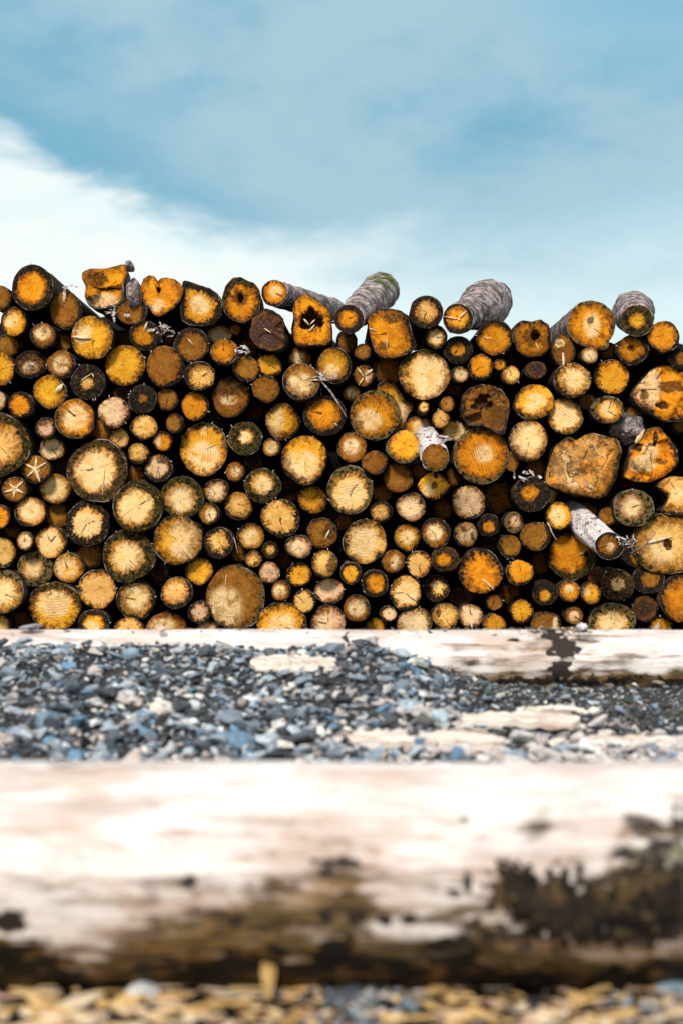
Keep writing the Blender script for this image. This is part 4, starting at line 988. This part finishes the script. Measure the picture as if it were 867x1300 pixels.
def marks_near(px, py):
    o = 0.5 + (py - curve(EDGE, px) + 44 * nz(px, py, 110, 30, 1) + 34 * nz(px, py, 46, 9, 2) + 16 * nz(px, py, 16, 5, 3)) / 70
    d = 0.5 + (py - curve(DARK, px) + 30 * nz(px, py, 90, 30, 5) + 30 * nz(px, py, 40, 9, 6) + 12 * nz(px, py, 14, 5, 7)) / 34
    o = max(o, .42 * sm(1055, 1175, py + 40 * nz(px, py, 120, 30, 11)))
    for (a, b, ra, rb, f) in OC:
        e = math.hypot((px - a) / ra, (py - b) / rb) + .5 * nz(px, py, 24, 10, 8)
        o = max(o, f * max(0, min(1, 1.5 - e)))
    k = 0.0
    for (a, b, ra, rb) in KN:
        e = math.hypot((px - a) / ra, (py - b) / rb) + .55 * nz(px, py, 13, 9, 9)
        k = max(k, max(0, min(1, (1.25 - e) / .5)))
    if px > 560:
        # mottled grime and lichen round the bark remnant, climbing towards the photo's right side
        up = curve([(560, 1190), (640, 1120), (760, 1100), (790, 1040), (830, 1018), (900, 1005), (1300, 990)], px)
        gq = sm(-22, 26, py - up + 26 * nz(px, py, 34, 20, 12)) * (1 - sm(1190, 1230, py))
        k = max(k, gq * (.62 + .75 * nz(px, py, 17, 13, 13) + .5 * nz(px, py, 6, 5, 14)))
        o = max(o, gq * .7)
    cl = lambda v: max(0.0, min(1.0, v))
    return cl(o), cl(d), cl(k)
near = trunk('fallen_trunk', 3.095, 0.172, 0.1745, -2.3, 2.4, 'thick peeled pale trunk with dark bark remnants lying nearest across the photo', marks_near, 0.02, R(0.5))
def px_on(x, th, Y, z, r):
    yy = Y + math.cos(th) * r
    return CX + F * x / yy, CY + F * (CAMH - z - math.sin(th) * r) / yy
PTOP = [(612, 1112), (630, 1092), (660, 1092), (690, 1112), (700, 1102), (760, 1118), (785, 1108), (815, 1090), (850, 1075), (900, 1060), (1300, 1050)]
def patch_right(x, th):
    px, py = px_on(x, th, 3.095, .172, .1745)
    left = 618 + 50 * sm(1120, 1190, py) + 22 * nz(py, 0, 20, 1, 4)
    f = min(py - curve(PTOP, px), (px - left), 1195 + 14 * nz(px, 0, 40, 1, 2) - py)
    return f + 20 * nz(px, py, 26, 18, 1) + 26 * nz(px, py, 10, 8, 2) - 5
bark_shade_patch(near, .1755, .15, .9, PI - .9, 3 * PI / 2, patch_right, .0045, lambda x, th: 0.62 * sm(775, 820, px_on(x, th, 3.095, .172, .1745)[0]) * sm(1150, 1070, px_on(x, th, 3.095, .172, .1745)[1]) + .12, 210, 90)
# golden sliver hanging at the trunk's foot
def sliver(px, py0, py1, Y, w, label, name='wood_splinter', mat='slab'):
    V, Fc = [], []
    zs = [wz(py0 + (py1 - py0) * f, Y) for f in (0, .25, .5, .75, 1)]
    ws = [w * k for k in (.15, .8, 1.0, .75, .35)]
    for i, (z, ww) in enumerate(zip(zs, ws)):
        ox = rnd.uniform(-.1, .1) * w
        V += [(wx(px, Y) - ww + ox, Y + .012 * (4 - i) / 4, z), (wx(px, Y) + ww + ox, Y + .008 + .012 * (4 - i) / 4, z), (wx(px, Y) + ox, Y + .016 + .012 * (4 - i) / 4, z)]
    for i in range(4):
        for k in range(3): Fc.append((i * 3 + k, i * 3 + (k + 1) % 3, (i + 1) * 3 + (k + 1) % 3, (i + 1) * 3 + k))
    Fc += [(0, 1, 2), (14, 13, 12)]
    c = sum((Vector(v) for v in V), Vector()) / len(V)
    o = mesh_obj(name, [Vector(v) - c for v in V], Fc, M[mat], loc=c, smooth=False)
    return tag(o, label, 'splinter')
M['gold'] = m_plain('golden_wood', (0.62, 0.40, 0.14), (0.38, 0.22, 0.07), 60)
sliver(341, 1205, 1268, 2.945, .011, 'upright golden wood splinter standing on chips against the near trunk', mat='gold')
# far trunk on the heap
def marks_far(px, py):
    cl = lambda v: max(0.0, min(1.0, v))
    o = .5 + (py - 846 + 14 * nz(px, py, 70, 14, 1) + 8 * nz(px, py, 20, 6, 2)) / 26
    d = .5 + (py - 868 + 14 * nz(px, py, 60, 20, 3)) / 14  # underside shade painted as a darker band
    k = 0.0
    for (a, b, ra, rb) in ((715, 822, 20, 14), (700, 805, 14, 8), (712, 850, 14, 16), (650, 812, 9, 2)):
        e = math.hypot((px - a) / ra, (py - b) / rb) + .7 * nz(px, py, 10, 6, 9)
        k = max(k, max(0, min(1, (1.25 - e) / .5)))
    for (a, b, ra, rb, f) in ((720, 820, 60, 26, .5), (820, 835, 70, 10, .5), (590, 822, 50, 8, .4)):
        o = max(o, f * cl(1.5 - math.hypot((px - a) / ra, (py - b) / rb) - .5 * nz(px, py, 16, 6, 8)))
    return cl(o), cl(d), k
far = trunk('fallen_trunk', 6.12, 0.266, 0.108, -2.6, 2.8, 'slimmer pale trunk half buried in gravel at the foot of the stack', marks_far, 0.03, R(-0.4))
def shade_far(x, th):
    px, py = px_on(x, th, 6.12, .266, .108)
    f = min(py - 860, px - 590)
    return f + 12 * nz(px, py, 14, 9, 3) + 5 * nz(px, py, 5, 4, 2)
bark_shade_patch(far, .109, .3, 1.4, PI / 2 + .1, 3 * PI / 2, shade_far, .007, lambda x, th: .25, 160, 60)  # dark strip painted for the shade under the far trunk

pts, sizes, cols = [], [], []
for _ in range(330):
    x = g.uniform(-1.5, 1.6); th = g.normal(PI / 2, .28)
    sz = .0035 * math.exp(abs(g.normal(0, .55)))
    y = 6.12 + math.cos(th) * .108; z = .266 + math.sin(th) * .110
    if g.random() < .35 and 5.9 < y: x = wx(712, 6) + g.normal(0, .07)
    pts.append((x, y, z + sz * .3)); sizes.append(sz); cols.append(tuple(np.array([(0.62, 0.45, 0.28), (0.10, 0.07, 0.045), (0.05, 0.04, 0.03), (0.42, 0.36, 0.33)][g.integers(4)]) * g.uniform(.7, 1.1)))
scatter('bark_litter', pts, sizes, cols, M['chip'], 'crumbs of bark and wood along the crest of the far trunk', 'litter', proto=chipp, tilt=.3)
# pale slabs lying in the gravel
def slab(px0, px1, py, w, t, label, tilt=0.0):
    pm = (px0 + px1) / 2
    y = on_heap(pm, py); x = wx(pm, y); ln = (px1 - px0) / F * y / 2
    V, Fc = [], []
    n = 26
    for i in range(n + 1):
        f = -1 + 2 * i / n
        e = min(1, (1 - abs(f)) * 5 + .2 + .25 * noise.noise((f * 20, px0, 1)))
        wv = w * e * (1 + .25 * noise.noise((f * 5, px0, 0))); zz = .010 * noise.noise((f * 1.5, px0 * .1, 2))
        for (a, b) in ((-1, -1), (-.94, .75), (-.35, 1), (.3, .9), (.94, .8), (1, -1)):
            V.append((f * ln, a * wv + .007 * noise.noise((f * 7, a, px0)), zz + b * t + .010 * noise.noise((f * 9, a * 3, px0))))
    for i in range(n):
        for k in range(6): Fc.append((i * 6 + k, i * 6 + (k + 1) % 6, (i + 1) * 6 + (k + 1) % 6, (i + 1) * 6 + k))
    Fc += [tuple(range(6))[::-1], tuple(n * 6 + k for k in range(6))]
    o = mesh_obj('wood_plank', V, Fc, M['slab'], loc=(x, y, H(x, y) + t * .30), smooth=False)
    o.rotation_euler = (0.22, tilt, rnd.uniform(-.05, .05))
    return tag(o, label, 'plank')
slab(465, 735, 917, .034, .012, 'long narrow weathered slab in the gravel at the photo\'s right half', R(-.3))
slab(440, 640, 944, .040, .014, 'short pale slab in gravel just behind the near trunk', R(.5))
slab(690, 930, 948, .040, .012, 'pale slab running out of the photo at right behind the near trunk', R(-.4))
slab(318, 432, 848, .070, .014, 'pinkish weathered slab in the gravel heap just before the far trunk', R(1.5))
slab(655, 760, 905, .02, .010, 'small pinkish wood piece in gravel above the long narrow slab', R(1))

# twigs caught in the stack
def twig(px_pts, Y, r, label, name='twig'):
    P = [Vector((wx(a, Y + dy), Y + dy, wz(b, Y + dy))) for (a, b, dy) in px_pts]
    c = P[0].copy()
    fine = []
    for i in range(len(P) - 1):
        for k in range(4): fine.append(P[i].lerp(P[i + 1], k / 4) - c + Vector((noise.noise((i + k * .3, r * 999, 0)), 0, noise.noise((i + k * .3, 5, r * 999)))) * .004)
    fine.append(P[-1] - c)
    v, f = tube(fine, [r * (1 - .6 * i / (len(fine) - 1)) for i in range(len(fine))], 6)
    return tag(mesh_obj(name, v, f, M['twig'], loc=c), label, 'twig', 'twigs caught in the stack')
twig([(398, 472, .03), (410, 486, -.04), (420, 498, -.06), (430, 512, -.06), (440, 530, -.03)], YP - .02, .0065, 'pale forked twig draped over the orange log in a black bark ring')
twig([(695, 664, .0), (699, 674, -.05), (706, 686, -.05)], YP - .04, .0045, 'short pale twig above the thick orange log with a notched edge')
twig([(800, 703, .02), (810, 697, -.06), (822, 688, -.10), (832, 676, -.10)], YP - .10, .005, 'thin pale twig crossing the edge of the big cream log')
twig([(297, 682, .0), (300, 692, -.05), (303, 703, -.05)], YP - .02, .003, 'short curved twig right of the brown splayed log end')
twig([(118, 622, .02), (122, 700, .02), (124, 702, .0)], YP + .12, .004, 'long thin twig upright in the dark gap under the big cream log')

# ------------------------------------------------------------------ world
SUN_EL, SUN_AZ = R(38), R(194)          # azimuth clockwise from +Y: high, behind the camera's left shoulder
W = bpy.data.worlds.new('World'); sc.world = W; W.use_nodes = True
nt = W.node_tree; nt.nodes.clear()
class WN(NT):
    def __init__(s): s.t = nt
w = WN()
sky = w.n('ShaderNodeTexSky', sky_type='NISHITA', sun_disc=False, sun_elevation=SUN_EL, sun_rotation=SUN_AZ, air_density=1.0, dust_density=1.5)
EXPO = 0.85
K = 1 / 2 ** EXPO
d = w.n('ShaderNodeTexCoord').outputs['Generated']
sp = w.n('ShaderNodeSeparateXYZ', {0: d})
az = w.math('ARCTAN2', sp.outputs[0], sp.outputs[1])
azc = w.math('MINIMUM', w.math('MAXIMUM', az, -0.45), 0.45)
el = w.math('ARCSINE', sp.outputs[2])
n1 = w.noise(w.n('ShaderNodeMapping', {'Vector': d, 'Scale': (1, 1, 2.2), 'Location': (3.1, .4, 1.7)}).outputs[0], 9.0, 5, 0.55, 0.6)
n2 = w.noise(w.n('ShaderNodeMapping', {'Vector': d, 'Scale': (1, 1, 1.8), 'Location': (.3, 2.4, .7)}).outputs[0], 4.5, 4, 0.5, 0.4)
n3 = w.noise(w.n('ShaderNodeMapping', {'Vector': d, 'Scale': (1, 1, 2.0), 'Location': (5.3, .9, 2.7)}).outputs[0], 22.0, 5, 0.6, 0.3)
vb = w.math('ADD', 0.137, w.math('ADD', w.math('MULTIPLY', azc, -0.145), w.math('MULTIPLY', w.math('MULTIPLY', azc, azc), 0.80)))
dv = w.math('ADD', w.math('SUBTRACT', el, vb), w.math('ADD', w.math('MULTIPLY', w.math('SUBTRACT', n1, 0.5), 0.075), w.math('MULTIPLY', w.math('SUBTRACT', n3, 0.5), 0.045)))
soft = w.math('ADD', 0.014, w.math('MULTIPLY', w.ramp(azc, -0.12, 0.10), 0.030))
cm = w.ramp(w.math('DIVIDE', dv, soft), -1.0, 1.0)
white = w.mix(w.ramp(azc, -0.10, 0.14), (0.96 * K, 1.0 * K, 0.97 * K), (0.70 * K, 0.89 * K, 0.94 * K))
white = w.mix(w.ramp(n1, .35, .7), white, (0.80 * K, 0.96 * K, 0.97 * K))
deep = (0.19 * K, 0.455 * K, 0.62 * K); greyc = (0.40 * K, 0.60 * K, 0.69 * K)
gm = w.math('ADD', w.ramp(w.math('ADD', dv, w.math('MULTIPLY', w.math('SUBTRACT', n2, .5), 0.10)), 0.0, 0.075), w.math('MULTIPLY', w.ramp(azc, -.11, .0), 0.62), clamp=True)
gm = w.math('MULTIPLY', gm, w.ramp(w.math('ADD', n2, w.math('MULTIPLY', w.math('SUBTRACT', n3, .5), .35)), 0.23, 0.50))
cloud = w.mix(gm, deep, greyc)
# clear sky shows through towards the upper right
gap = w.math('MULTIPLY', w.ramp(w.math('ADD', azc, w.math('ADD', w.math('MULTIPLY', w.math('SUBTRACT', n1, .5), .12), w.math('MULTIPLY', w.math('SUBTRACT', el, .24), 1.2))), 0.05, 0.19), w.ramp(el, 0.17, 0.26))
gap = w.math('MULTIPLY', gap, w.ramp(el, 0.45, 0.32))
cloud = w.mix(w.math('MULTIPLY', gap, .8), cloud, (0.17 * K, 0.485 * K, 0.66 * K))
clouds = w.mix(cm, white, cloud)
# overhead the overcast is thick and bright
over = w.ramp(el, 0.30, 0.65)
clouds = w.mix(over, clouds, (0.95 * K, 1.0 * K, 1.02 * K))
b1 = w.n('ShaderNodeBackground', {'Color': sky.outputs[0], 'Strength': 0.09})
b2 = w.n('ShaderNodeBackground', {'Color': clouds, 'Strength': 1.0})
mx = w.n('ShaderNodeMixShader'); nt.links.new(w.math('SUBTRACT', 0.97, w.math('MULTIPLY', gap, 0.15)), mx.inputs[0])
nt.links.new(b1.outputs[0], mx.inputs[1]); nt.links.new(b2.outputs[0], mx.inputs[2])
ow = w.n('ShaderNodeOutputWorld'); nt.links.new(mx.outputs[0], ow.inputs[0])

sun = bpy.data.lights.new('sun', 'SUN'); sun.energy = 2.0; sun.angle = R(10); sun.color = (1.0, 0.95, 0.87)
so = bpy.data.objects.new('sun', sun); COL.objects.link(so)
dirv = Vector((math.sin(SUN_AZ) * math.cos(SUN_EL), math.cos(SUN_AZ) * math.cos(SUN_EL), math.sin(SUN_EL)))
so.rotation_euler = dirv.to_track_quat('Z', 'Y').to_euler()

# ------------------------------------------------------------------ camera
cam = bpy.data.cameras.new('camera'); co = bpy.data.objects.new('camera', cam); COL.objects.link(co)
co.location = (0, 0, CAMH); co.rotation_euler = (R(90), 0, 0)
cam.sensor_fit = 'VERTICAL'; cam.sensor_height = 36.0; cam.lens = 36.0 * F / 1300.0
cam.clip_end = 3000; cam.clip_start = 0.05
cam.dof.use_dof = True; cam.dof.focus_distance = 8.97; cam.dof.aperture_fstop = 3.0
sc.camera = co
vs = sc.view_settings
vs.view_transform = 'Standard'; vs.look = 'None'; vs.exposure = EXPO; vs.gamma = 1.0; vs.use_curve_mapping = False
sc.cycles.use_denoising = True
sc.cycles.max_bounces = 6
